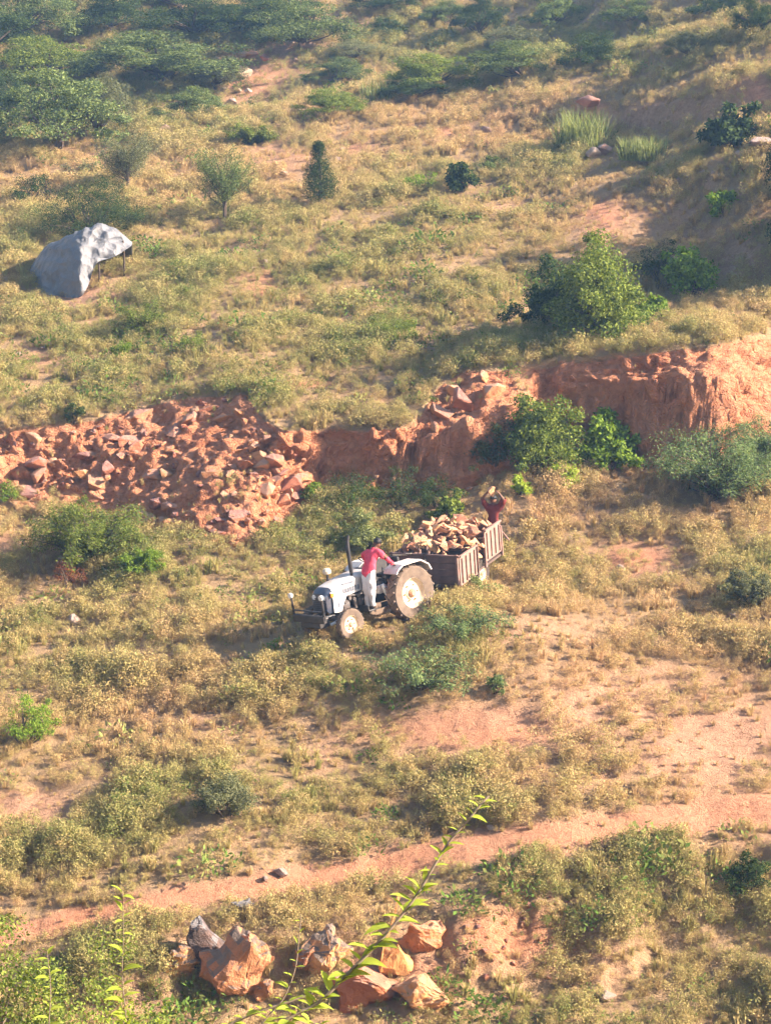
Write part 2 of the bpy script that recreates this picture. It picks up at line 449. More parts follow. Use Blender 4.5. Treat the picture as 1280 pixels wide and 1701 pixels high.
M['leaf_rust'] = leaf_mat('leaf_rust', (0.12, 0.045, 0.025), (0.24, 0.09, 0.045))
M['reed'] = leaf_mat('reed', (0.12, 0.15, 0.05), (0.30, 0.32, 0.13))
M['scrub'] = cover_mat('scrub', [(0.0, (0.56, 0.345, 0.19)), (0.35, (0.54, 0.385, 0.175)), (0.6, (0.435, 0.362, 0.142)), (0.85, (0.255, 0.27, 0.084)), (1.0, (0.105, 0.175, 0.034))])
M['grass'] = cover_mat('grass', [(0.0, (0.58, 0.36, 0.205)), (0.4, (0.56, 0.40, 0.185)), (0.7, (0.41, 0.355, 0.130)), (1.0, (0.18, 0.22, 0.055))])

def soil_material():
    m, nt, b = new_mat('soil')
    a = nt.nodes.new('ShaderNodeAttribute'); a.attribute_name = 'soil'           # R: red earth, G: grass litter
    sx = nt.nodes.new('ShaderNodeSeparateColor'); nt.links.new(a.outputs['Color'], sx.inputs[0])
    n1 = noise_n(nt, 0.7, 8, 0.62); n2 = noise_n(nt, 7.0, 8, 0.68); n3 = noise_n(nt, 28.0, 4, 0.6)
    vo = nt.nodes.new('ShaderNodeTexVoronoi'); vo.feature = 'DISTANCE_TO_EDGE'; vo.inputs['Scale'].default_value = 3.2
    vc = nt.nodes.new('ShaderNodeTexCoord'); wv = nt.nodes.new('ShaderNodeVectorMath'); wv.operation = 'ADD'
    wn_ = nt.nodes.new('ShaderNodeTexNoise'); wn_.inputs['Scale'].default_value = 2.0; wn_.inputs['Detail'].default_value = 5; nt.links.new(vc.outputs['Object'], wn_.inputs['Vector'])
    nt.links.new(vc.outputs['Object'], wv.inputs[0]); nt.links.new(wn_.outputs['Color'], wv.inputs[1]); nt.links.new(wv.outputs[0], vo.inputs['Vector'])
    crk = math_n(nt, 'MULTIPLY', ramp(nt, vo.outputs['Distance'], [(0.0, (0, 0, 0)), (0.10, (1, 1, 1))]), sx.outputs[2])
    dry = mixc(nt, ramp(nt, n2, [(0.35, (0, 0, 0)), (0.65, (1, 1, 1))]), (0.34, 0.18, 0.105), (0.55, 0.32, 0.195))
    red = mixc(nt, ramp(nt, n2, [(0.35, (0, 0, 0)), (0.62, (1, 1, 1))]), (0.42, 0.135, 0.062), (0.68, 0.275, 0.130))
    redd = mixc(nt, ramp(nt, n1, [(0.35, (0, 0, 0)), (0.7, (1, 1, 1))]), red, (0.62, 0.285, 0.155))
    fr = math_n(nt, 'ADD', sx.outputs[0], math_n(nt, 'MULTIPLY', math_n(nt, 'SUBTRACT', n2, 0.5), 0.5), True)
    c = mixc(nt, fr, dry, redd)
    lit = mixc(nt, n3, (0.28, 0.19, 0.095), (0.46, 0.32, 0.17))
    fl = math_n(nt, 'MULTIPLY', math_n(nt, 'ADD', sx.outputs[1], math_n(nt, 'MULTIPLY', math_n(nt, 'SUBTRACT', n2, 0.5), 0.8), True), 0.85)
    c = mixc(nt, fl, c, lit)
    nt.links.new(c, b.inputs['Base Color'])
    h = math_n(nt, 'ADD', math_n(nt, 'MULTIPLY', n2, 0.7), math_n(nt, 'MULTIPLY', n3, 0.3))
    h = math_n(nt, 'ADD', h, math_n(nt, 'MULTIPLY', crk, 0.35))
    bump_n(nt, b, h, 1.0, 0.16)
    return m
M['soil'] = soil_material()
# ------------------------------------------------------------ the ground: one sheet, finer where the picture is
_t = np.linspace(-1, 1, 500)
_ang = np.concatenate([[-3.2, -2.2, -1.5, -1.0, -0.7, -0.5, -0.4], 0.31 * _t, [0.4, 0.5, 0.7, 1.0, 1.5, 2.2, 3.2]])
_ln = CL['lines']; _ym = np.full(len(_ang), 66.0)
for _ in range(5):
    _yb = np.interp(_ang * _ym, _ln[0][:, 0], _ln[0][:, 1]); _yt = np.interp(_ang * _ym, _ln[-1][:, 0], _ln[-1][:, 1]); _ym = .5 * _ym + .25 * (_yb + _yt)
_yt = np.maximum(_yt, _yb + .6)
_k = np.ones(9) / 9
_yb = np.convolve(np.pad(np.minimum.reduce([np.roll(_yb, q) for q in range(-4, 5)]), 4, 'edge'), _k, 'valid') - .5
_yt = np.convolve(np.pad(np.maximum.reduce([np.roll(_yt, q) for q in range(-4, 5)]), 4, 'edge'), _k, 'valid') + .5
_cols = []
for yb, yt in zip(_yb, _yt):                            # extra rows where the bank is cut
    _cols.append(np.concatenate([np.linspace(-30, 29, 24)[:-1], np.geomspace(29, yb, 250)[:-1], np.linspace(yb, yt, 130)[:-1], np.geomspace(yt, 190, 270)[:-1], np.geomspace(190, 900, 40)]))
_yy = np.array(_cols).T; _aa = np.broadcast_to(_ang, _yy.shape)
_xx = _aa * np.maximum(_yy, 30.0)
_crag_st = steepness(_xx, _yy)
_zz = height(_xx, _yy)
_px0, _py0, _ = project(_xx, _yy, _zz)
_band = np.maximum(((_py0 > 540) & (_py0 < 930)).astype(float) * np.clip((_crag_st - 0.35) * 2, 0, 1), .6 * bank_mask(_px0, _py0))
def rough3(x, y, z):
    return np.abs(fbm3(x * 0.8, y * 0.8, z * 1.0, 81, 5)) * 1.0 + 0.5 * fbm3(x * 2.3, y * 2.3, z * 2.6, 83, 4) + 0.55 * np.abs(fbm3(x * 3.2, y * 3.2, z * 3.6, 87, 3)) - 0.4
_e = .12
_gx = (height_raw(_xx + _e, _yy) - height_raw(_xx - _e, _yy)) / (2 * _e); _gy = (height_raw(_xx, _yy + _e) - height_raw(_xx, _yy - _e)) / (2 * _e)
_nl = np.sqrt(_gx ** 2 + _gy ** 2 + 1)
_dv = _band * rough3(_xx, _yy, _zz) * (0.58 + .08 * poly_mask(_px0, _py0, LEFTBANK))                       # ragged, gullied cut face, pushed out along its normal
_xx = _xx - _dv * _gx / _nl; _yy = _yy - _dv * _gy / _nl; _zz = _zz + _dv / _nl
nr, nc = _zz.shape
V = np.stack([_xx, _yy, _zz], -1).reshape(-1, 3)
ii = np.arange(nr * nc).reshape(nr, nc)
F = np.stack([ii[:-1, :-1], ii[:-1, 1:], ii[1:, 1:], ii[1:, :-1]], -1).reshape(-1, 4)
g_me = mesh_from('ground', V, F, M['soil'], smooth=True)
b_, st_, px_, py_, d_ = bareness(V[:, 0], V[:, 1], V[:, 2])
inb = ((py_ > 540) & (py_ < 930) & (st_ > 0.4)) | (bank_mask(px_, py_) > 0)
red = np.where(inb, 1.0, 0.0)
red = np.maximum(red, track_mask(px_, py_) * 0.5)
REDS = [(820, 1222, 70, 20, .7), (1060, 925, 70, 30, .55), (850, 1560, 130, 70, .75), (500, 636, 60, 10, .9), (440, 480, 45, 38, .75), (980, 178, 40, 14, .8), (860, 790, 90, 50, .8), (420, 130, 60, 50, .35),
        (760, 1215, 170, 40, .35), (1190, 1330, 170, 30, .4), (600, 1640, 220, 60, .6), (590, 250, 60, 22, .4), (1270, 150, 60, 40, .6), (1000, 365, 50, 40, .55), (480, 275, 70, 25, .35), (730, 218, 60, 14, .5), (100, 930, 120, 60, .35)]
red = np.maximum(red, blobs(px_, py_, REDS))
lit = np.clip(1.0 - b_ * 1.3, 0, 1)
colr = np.stack([red, lit, bank_mask(px_, py_), np.ones_like(red)], -1).astype(np.float32)
ca = g_me.color_attributes.new('soil', 'FLOAT_COLOR', 'POINT'); ca.data.foreach_set('color', colr.ravel())
ground = tag(link(bpy.data.objects.new('ground', g_me)), 'dry scrubby hillside of pinkish soil with cut red earth banks', 'ground', kind='structure')
def ground_at(x, y):
    """height of the finished sheet"""
    z = gz(x, y); return z

# ------------------------------------------------------------ ground cover: tufts nobody could count
def leaf_quad(V, F, p, d, n, L, w):
    """one leaf: a diamond from p along d, of length L and width w"""
    d = d / (np.linalg.norm(d) + 1e-9); s = np.cross(d, n); s = s / (np.linalg.norm(s) + 1e-9)
    i = len(V); V += [p, p + d * L * .45 + s * w * .5, p + d * L, p + d * L * .45 - s * w * .5]; F.append((i, i + 1, i + 2, i + 3))
def rdir(up=0.0):
    v = rng.normal(size=3); v[2] += up; return v / np.linalg.norm(v)
def scrub_tuft(h=0.5, spread=0.40, lf=0.036):
    """a low rounded plant: a few leafy heads on short stems"""
    V = []; F = []
    for s in range(int(rng.integers(6, 10))):
        a = rng.uniform(0, 2 * PI); r = spread * rng.uniform(0.0, 0.8); z = h * rng.uniform(.38, .85) * (1 - .35 * (r / spread) ** 2); c = np.array([math.cos(a) * r, math.sin(a) * r, z]); R = rng.uniform(.10, .19)
        sd_ = np.cross(c, rdir()); sd_ = sd_ / np.linalg.norm(sd_) * 0.007; p0 = c * np.array([.3, .3, 0])
        i = len(V); V += [p0 - sd_, p0 + sd_, c]; F.append((i, i + 1, i + 2))
        for k in range(34):
            d = rdir(.35); p = c + d * R * rng.uniform(.45, 1.15) * np.array([1, 1, .85]); p[2] = max(p[2], .01)
            n = d + rng.normal(size=3) * .45; n /= np.linalg.norm(n); t = np.cross(n, rng.normal(size=3))
            leaf_quad(V, F, p, t, n, lf * rng.uniform(.8, 1.9), lf * rng.uniform(.5, 1.0))
        for k in range(5):
            d = rdir(.9); leaf_quad(V, F, c + d * R, d, rdir(), lf * rng.uniform(1.5, 3), lf * .4)
    return V, F
def grass_tuft(nb=46, h=0.42, spread=0.2):
    V = []; F = []
    for s in range(nb):
        a = rng.uniform(0, 2 * PI); r0 = rng.uniform(0, 0.09); lean = rng.uniform(0, 1); hh = h * rng.uniform(0.5, 1.1)
        p0 = np.array([math.cos(a) * r0, math.sin(a) * r0, 0]); out = np.array([math.cos(a + rng.normal() * .4), math.sin(a + rng.normal() * .4), 0])
        pm = p0 + out * spread * lean * .4 + np.array([0, 0, hh * .6]); pt = p0 + out * spread * lean * 1.1 + np.array([0, 0, hh * (1 - .25 * lean)])
        w = np.cross(out, (0, 0, 1)) * rng.uniform(.006, .012)
        i = len(V); V += [p0 - w, p0 + w, pm + w, pm - w, pt]; F += [(i, i + 1, i + 2, i + 3), (i + 3, i + 2, i + 4)]
        if rng.random() < .5: leaf_quad(V, F, pt, rdir(.5), rdir(), .07, .025)
    return V, F
def broad_tuft(n=60, h=0.4, spread=0.35, lf=0.11):
    V = []; F = []
    for s in range(n):
        a = rng.uniform(0, 2 * PI); r0 = spread * math.sqrt(rng.random()); p = np.array([math.cos(a) * r0, math.sin(a) * r0, h * rng.uniform(.1, 1) * (1 - .5 * r0 / spread)])
        leaf_quad(V, F, p, rdir(.4) + np.array([math.cos(a), math.sin(a), 0]) * .8, rdir(1.5), lf * rng.uniform(.6, 1.3), lf * rng.uniform(.3, .55))
    return V, F
def protos(fn, n, mat, nm):
    out = []
    for i in range(n):
        V, F = fn(); o = bpy.data.objects.new(nm, mesh_from(nm, V, F, mat)); out.append(o)
    return out
def scatter_tree(name, plist, pts, scl, tint, rotz, label, cat):
    """one object: its points carry size, turn and tint; each point shows one of the plant meshes"""
    me = bpy.data.meshes.new(name); n = len(pts)
    me.vertices.add(n); me.vertices.foreach_set('co', pts.astype(np.float32).ravel())
    for nm, arr in (('scl', scl), ('tint', tint), ('rotz', rotz)):
        at = me.attributes.new(nm, 'FLOAT', 'POINT'); at.data.foreach_set('value', arr.astype(np.float32))
    at = me.attributes.new('pick', 'INT', 'POINT'); at.data.foreach_set('value', rng.integers(0, len(plist), n).astype(np.int32))
    me.materials.append(plist[0].data.materials[0])
    o = link(bpy.data.objects.new(name, me)); tag(o, label, cat, kind='stuff')
    ng = bpy.data.node_groups.new(name + '_scatter', 'GeometryNodeTree')
    ng.interface.new_socket('Geometry', in_out='INPUT', socket_type='NodeSocketGeometry'); ng.interface.new_socket('Geometry', in_out='OUTPUT', socket_type='NodeSocketGeometry')
    gi = ng.nodes.new('NodeGroupInput'); go = ng.nodes.new('NodeGroupOutput')
    iop = ng.nodes.new('GeometryNodeInstanceOnPoints')
    join = ng.nodes.new('GeometryNodeGeometryToInstance')
    for p in reversed(plist):
        oi = ng.nodes.new('GeometryNodeObjectInfo'); oi.inputs['Object'].default_value = p; oi.inputs['As Instance'].default_value = True
        ng.links.new(oi.outputs['Geometry'], join.inputs[0])
    def attr(nm, t='FLOAT'):
        a = ng.nodes.new('GeometryNodeInputNamedAttribute'); a.data_type = t; a.inputs['Name'].default_value = nm; return a.outputs['Attribute']
    m2p = ng.nodes.new('GeometryNodeMeshToPoints')
    ng.links.new(gi.outputs[0], m2p.inputs['Mesh']); ng.links.new(m2p.outputs[0], iop.inputs['Points'])
    ng.links.new(join.outputs[0], iop.inputs['Instance']); iop.inputs['Pick Instance'].default_value = True
    ng.links.new(attr('pick', 'INT'), iop.inputs['Instance Index'])
    cx = ng.nodes.new('ShaderNodeCombineXYZ'); ng.links.new(attr('rotz'), cx.inputs['Z'])
    e2r = ng.nodes.new('FunctionNodeEulerToRotation'); ng.links.new(cx.outputs[0], e2r.inputs[0]); ng.links.new(e2r.outputs[0], iop.inputs['Rotation'])
    ng.links.new(attr('scl'), iop.inputs['Scale']); ng.links.new(iop.outputs[0], go.inputs[0])
    md = o.modifiers.new('scatter', 'NODES'); md.node_group = ng
    return o

def sample_ground(k, lo=29.0, hi=175.0, half=0.30):
    ed = np.geomspace(lo, hi, 160); P = []
    for a, b in zip(ed, ed[1:]):
        area = (b - a) * 2 * half * 0.5 * (a + b)
        n = rng.poisson(area * k * (45 / a) ** 1.15)
        y = rng.uniform(a, b, n); x = rng.uniform(-half, half, n) * y; P.append(np.stack([x, y], -1))
    P = np.concatenate(P); return P[:, 0], P[:, 1]
GREEN = [(500, 430, 520, 110, .5), (330, 560, 380, 150, .55), (1000, 640, 280, 60, .4), (300, 640, 420, 90, .55), (900, 560, 300, 60, .5), (560, 560, 400, 130, .5), (760, 460, 260, 130, .42), (120, 620, 200, 80, .6), (330, 960, 200, 70, .6), (520, 900, 140, 60, .7), (640, 820, 170, 60, .75), (360, 860, 60, 80, .5),
         (760, 1080, 120, 60, .6), (420, 1330, 330, 130, .55), (150, 1420, 220, 90, .55), (80, 1100, 160, 90, .5), (560, 1130, 180, 60, .5), (1050, 270, 260, 30, .6), (800, 300, 260, 40, .5), (1000, 1500, 330, 110, .5),
         (1200, 1550, 160, 120, .55), (200, 1640, 300, 90, .7), (880, 1680, 500, 50, .65), (1240, 950, 70, 60, .5), (640, 360, 300, 50, .45), (300, 430, 200, 60, .45), (250, 130, 380, 130, .6), (850, 90, 420, 80, .5), (620, 1400, 200, 40, .45)]
DRYP = [(1050, 1150, 330, 170, .5), (1000, 840, 300, 70, .45), (760, 190, 420, 70, .4), (300, 290, 360, 60, .35), (1060, 360, 220, 110, .3), (250, 1180, 280, 90, .3), (1150, 460, 160, 70, .3)]
def cover(name, k, plist, smin, smax, dens_f, tint_f, label, cat, seed):
    x, y = sample_ground(k)
    z = height(x, y); b, st, px, py, d = bareness(x, y, z)
    g = blobs(px, py, GREEN); dr = blobs(px, py, DRYP)
    n1 = fbm(x * 0.55, y * 0.55, seed, 3); n2 = vnoise(x * 1.6, y * 1.6, seed + 9)
    keep = rng.random(len(x)) < dens_f(b, g, dr, n1, px, py)
    keep &= ~((px > 510) & (px < 720) & (py > 1000) & (py < 1032))
    tint = np.clip(tint_f(b, g, dr, n1) + rng.normal(size=len(x)) * 0.09, 0, 1)
    s = rng.uniform(smin, smax, len(x)) * np.clip(1 + 1.1 * n1 + 0.9 * n2, 0.45, 1.9) * (1 - 0.55 * np.clip(b, 0, 1)) * (np.clip(y, 45, 130) / 45) ** 0.35
    i = keep; P = np.stack([x, y, z - 0.03], -1)[i]
    return scatter_tree(name, plist, P, s[i], tint[i], rng.uniform(0, 6.28, len(x))[i], label, cat)
sc_p = protos(scrub_tuft, 6, M['scrub'], 'scrub_plant')
gr_p = protos(grass_tuft, 4, M['grass'], 'grass_plant')
br_p = protos(broad_tuft, 4, M['scrub'], 'weed_plant')
cover('dry_scrub', 25.0, sc_p, 0.36, 0.78, lambda b, g, dr, n, px, py: np.clip(1.05 - 1.15 * b, 0.0, 1) * np.clip(0.9 + 0.7 * n, 0.35, 1),
      lambda b, g, dr, n: 0.43 + 0.38 * g - 0.42 * dr + 0.30 * n, 'olive and tan low scrub plants covering the whole dry hillside', 'scrub', 201)
cover('dry_grass', 10.0, gr_p, 0.35, 0.75, lambda b, g, dr, n, px, py: np.clip(0.85 - 0.62 * b, 0.12, 1),
      lambda b, g, dr, n: 0.36 + 0.4 * g - 0.45 * dr + 0.3 * n, 'straw-coloured dry grass growing between the scrub', 'grass', 211)
cover('green_weeds', 3.0, br_p, 0.5, 1.1, lambda b, g, dr, n, px, py: np.clip(g * 1.1 - 0.15 + 0.9 * n, 0, 1) * np.clip(1 - b, 0, 1),
      lambda b, g, dr, n: 0.80 + 0.25 * g + 0.2 * n, 'small green leafy weeds scattered among the dry scrub', 'weeds', 221)
rng = np.random.default_rng(21); random.seed(21)
# ------------------------------------------------------------ plants
def unit(a): return a / (np.linalg.norm(a, axis=-1, keepdims=True) + 1e-9)
def leaves_vec(P, Nrm, L, Wd):
    """leaves at P facing about Nrm"""
    n = len(P); D = unit(np.cross(Nrm, rng.normal(size=(n, 3)))); S = np.cross(Nrm, D)
    L = np.asarray(L).reshape(-1, 1); Wd = np.asarray(Wd).reshape(-1, 1)
    V = np.stack([P, P + D * L * .45 + S * Wd * .5, P + D * L, P + D * L * .45 - S * Wd * .5], 1).reshape(-1, 3)
    return V, np.arange(n * 4).reshape(n, 4)
def clump_leaves(cs, rs, n, lf, bias=0.9, flat=0.75, upb=0.25):
    VV = []; 
    for c, r in zip(cs, rs):
        k = max(12, int(n * rng.uniform(0.7, 1.3)))
        d = unit(rng.normal(size=(k, 3))); rr = r * (0.45 + 0.6 * rng.random((k, 1)) ** 0.5); 
        rr = rr * (1 + 0.35 * np.sin(d[:, :1] * 5 + rng.uniform(0, 6)) * np.cos(d[:, 1:2] * 4 + rng.uniform(0, 6)))
        P = c + d * rr * np.array([1, 1, flat])
        Nr = unit(d * bias + rng.normal(size=(k, 3)) * 0.6 + np.array([0, 0, upb]))
        V, _ = leaves_vec(P, Nr, lf * rng.uniform(.6, 1.5, k), lf * rng.uniform(.35, .8, k)); VV.append(V)
    V = np.concatenate(VV); return V, np.arange(len(V)).reshape(-1, 4)
def limb(bm, a, b, r0, r1, sag=0.12, n=5, seg=4):
    a = Vector(a); b = Vector(b); L = (b - a).length; off = Vector(rng.normal(size=3)) * L * sag
    pts = [a.lerp(b, t) + off * math.sin(t * PI) for t in np.linspace(0, 1, seg)]
    add_tube(bm, pts, [r0 + (r1 - r0) * t for t in np.linspace(0, 1, seg)], n)
    return pts
def bush_geo(w, h, lf, n=150, clumps=20, low=0.05):
    cs = []; rs = []; clumps = int(clumps * 1.4)
    for i in range(clumps):
        a = rng.uniform(0, 2 * PI); e = math.asin(rng.uniform(low, 1)); r = rng.uniform(.45, .95)
        cs.append(np.array([math.cos(a) * math.cos(e) * r * w * .42, math.sin(a) * math.cos(e) * r * w * .38, h * (.14 + .74 * math.sin(e) * r)])); rs.append(rng.uniform(.08, .19) * (w + h) / 2)
    bm = bmesh.new()
    for c in cs[::2]: limb(bm, (rng.normal() * .04 * w, rng.normal() * .04 * w, -.08), c, .022 * h + .01, .008, .1)
    for k in range(max(6, clumps // 2)):              # stray shoots break the outline
        c = cs[int(rng.integers(0, len(cs)))]; d_ = unit(c - np.array([0, 0, h * .2]) + rng.normal(size=3) * .2 * w); q = c + d_ * rng.uniform(.10, .20) * (w + h) / 2
        q[2] = min(q[2], .9 * h); cs.append(q); rs.append(rng.uniform(.06, .11) * (w + h) / 2)
    sizes = np.array(rs); VV = []
    for c, r in zip(cs, rs):
        V, _ = clump_leaves([c], [r], n * min(1.0, .25 + r / sizes.max()), lf); VV.append(V)
    V = np.concatenate(VV); V[:, 2] = np.maximum(V[:, 2], 0.0)
    return bm, (V, np.arange(len(V)).reshape(-1, 4))
def tree_geo(w, h, lf, n=170, clumps=26, flat=0.42, trunk_h=0.3):
    """spreading thorn tree: short forked trunk, flat layered crown"""
    bm = bmesh.new(); fork = Vector((rng.normal() * .05 * w, rng.normal() * .05 * w, h * trunk_h))
    limb(bm, (0, 0, -.2), fork, .045 * h + .03, .03 * h + .02, .05, 7)
    cs = []; rs = []; lobes = [(rng.uniform(0, 2 * PI), rng.uniform(.35, .8)) for _ in range(6)] + [(0, 0)]
    for i in range(clumps):                            # boughs gather the leaf clumps into uneven lobes
        la, lr = lobes[i % len(lobes)]; q = np.array([math.cos(la) * lr, math.sin(la) * lr]) * .36 + rng.normal(size=2) * .11; r = min(1, np.linalg.norm(q) / .45); top = 1 - .38 * r * r + rng.normal() * .07
        cs.append(np.array([q[0] * w, q[1] * w, h * (top * rng.uniform(.4, .95))])); rs.append(rng.uniform(.05, .12) * w)
    for c in cs[::2]: limb(bm, fork, c, .022 * h, .01, .12)
    for k in range(clumps // 4):
        a = rng.uniform(0, 2 * PI); cs.append(np.array([math.cos(a) * w * .36, math.sin(a) * w * .36, h * rng.uniform(.2, .45)])); rs.append(rng.uniform(.06, .11) * w)
    return bm, clump_leaves(cs, rs, n, lf, 0.9, flat)
def cone_geo(w, h, lf, n=150, clumps=26):
    bm = bmesh.new(); limb(bm, (0, 0, -.15), (0, 0, h * .92), .04 * h, .01, .02, 6)
    cs = []; rs = []
    for i in range(clumps):
        t = rng.uniform(0.08, 1); a = rng.uniform(0, 2 * PI); r = w * .36 * (1 - t) ** .7 * rng.uniform(.5, 1)
        cs.append(np.array([math.cos(a) * r, math.sin(a) * r, h * (.1 + .86 * t)])); rs.append(w * .19 * (1.15 - .6 * t))
        if i % 2: limb(bm, (0, 0, cs[-1][2] * .85), cs[-1], .012 * h, .006, .05)
    return bm, clump_leaves(cs, rs, n, lf, .8, 1.0)
def airy_geo(w, h, lf, nb=26, per=70, low=0.18):
    """young tree: rising thin branches, sparse small leaves"""
    bm = bmesh.new(); limb(bm, (0, 0, -.15), (0, 0, h * .55), .028 * h, .015 * h, .03, 6); P = []
    for i in range(nb):
        a = rng.uniform(0, 2 * PI); z0 = h * rng.uniform(low, .5); r = w * .5 * rng.uniform(.35, 1)
        pts = limb(bm, (0, 0, z0), (math.cos(a) * r, math.sin(a) * r, min(h, z0 + h * rng.uniform(.25, .6))), .006 * h, .003, .08)
        for k in range(per):
            t = rng.uniform(.25, 1.05) * (len(pts) - 1); j = min(int(t), len(pts) - 2); P.append(np.array(pts[j].lerp(pts[j + 1], t - j)) + rng.normal(size=3) * .06 * w * .5)
    P = np.array(P); return bm, leaves_vec(P, unit(rng.normal(size=P.shape) + np.array([.3, -.2, .6])), lf * rng.uniform(.6, 1.5, len(P)), lf * rng.uniform(.4, .8, len(P)))
def feather_geo(w, h, lf, nb=46, per=60, droop=0.5):
    per = int(per * 3)
    """prosopis-like: arching fronds with two rows of fine leaflets"""
    bm = bmesh.new(); VV = []
    for i in range(nb):
        a = rng.uniform(0, 2 * PI); R = w * .5 * rng.uniform(.35, 1.05); H = h * rng.uniform(.45, 1.05) * (1 - .25 * (R / (w * .5)) ** 2)
        d = np.array([math.cos(a), math.sin(a), 0]); tt = np.linspace(0, 1, 7)
        pts = np.array([d * R * t + np.array([0, 0, H * (math.sin(min(t * 1.45, PI / 2 + .6)) - droop * .55 * max(0, t - .55) ** 1.2 * 2) - .06]) for t in tt]) + rng.normal(size=(7, 3)) * .02 * w
        add_tube(bm, [tuple(p) for p in pts], [.003 + .008 * h * (1 - t) for t in tt], 4)
        t = rng.uniform(.15, 1, per) * 5.99; j = t.astype(int); f = (t - j)[:, None]
        P = pts[j] * (1 - f) + pts[j + 1] * f; T = unit(pts[j + 1] - pts[j])
        side = unit(np.cross(T, np.array([0, 0, 1.0])) * rng.choice([-1, 1], per)[:, None] + rng.normal(size=(per, 3)) * .35 + T * .5)
        L = lf * rng.uniform(1.2, 2.8, per)[:, None]; Wd = lf * rng.uniform(.4, .8, per)[:, None]; P = P + rng.normal(size=P.shape) * .02 * w
        S = unit(np.cross(side, np.array([0, 0, 1.0]) + rng.normal(size=(per, 3)) * .3))
        V = np.stack([P, P + side * L * .5 + S * Wd * .5, P + side * L + np.array([0, 0, -.25]) * L, P + side * L * .5 - S * Wd * .5], 1).reshape(-1, 3); VV.append(V)
    V = np.concatenate(VV); return bm, (V, np.arange(len(V)).reshape(-1, 4))
def reed_geo(w, h, lf, nb=700):
    bm = bmesh.new(); V = []; F = []
    for i in range(nb):
        a = rng.uniform(0, 2 * PI); r = w * .42 * math.sqrt(rng.random()); p = np.array([math.cos(a) * r, math.sin(a) * r, -.05]); o = rdir(); o[2] = 0
        hh = h * rng.uniform(.25, 1.05); m = p + o * .16 * h + np.array([0, 0, hh * .6]); t = p + o * .6 * h * rng.uniform(.4, 1) + np.array([0, 0, hh]); s = np.cross(o, (0, 0, 1)); s = s / (np.linalg.norm(s) + 1e-6) * lf * .05
        k = len(V); V += [p - s, p + s, m + s, m - s, t]; F += [(k, k + 1, k + 2, k + 3), (k + 3, k + 2, k + 4)]
    limb(bm, (0, 0, -.1), (0, 0, h * .5), .02, .01, .03)
    return bm, (np.array(V), F)

def plant(kind, name, px, py, wpx, hpx, mat, label, cat='bush', group=None, lf=None, parts=('stem', 'foliage'), bark='bark', proto=None, rot=None, **kw):
    p, d = hit(px, py)
    w = wpx * d / FOC; h = hpx * d / FOC * 1.0
    root = empty(name, (p[0], p[1], p[2] - .03)); tag(root, label, cat, group)
    root.rotation_euler = (0, 0, rng.uniform(0, 6.28) if rot is None else rot)
    if proto is not None:                      # shares the meshes of an earlier plant, at its own size
        st, fo, w0, h0 = proto; root.scale = (w / w0, w / w0, h / h0)
        link(bpy.data.objects.new(parts[0], st), root); link(bpy.data.objects.new(parts[1], fo), root); return root
    lf = (lf * .72) if lf else max(0.045, 2.2 * d / FOC); kw['n'] = int(kw.get('n', 150) * 1.3) if kind in ('bush', 'cone') else None
    if kw['n'] is None: kw.pop('n')
    bm, (V, F) = globals()[kind + '_geo'](w, h, lf, **kw)
    bm_obj(parts[0], bm, M[bark], root, True)
    link(bpy.data.objects.new(parts[1], mesh_from(parts[1], V, F, M[mat])), root)
    return root

TP = ('trunk', 'crown')
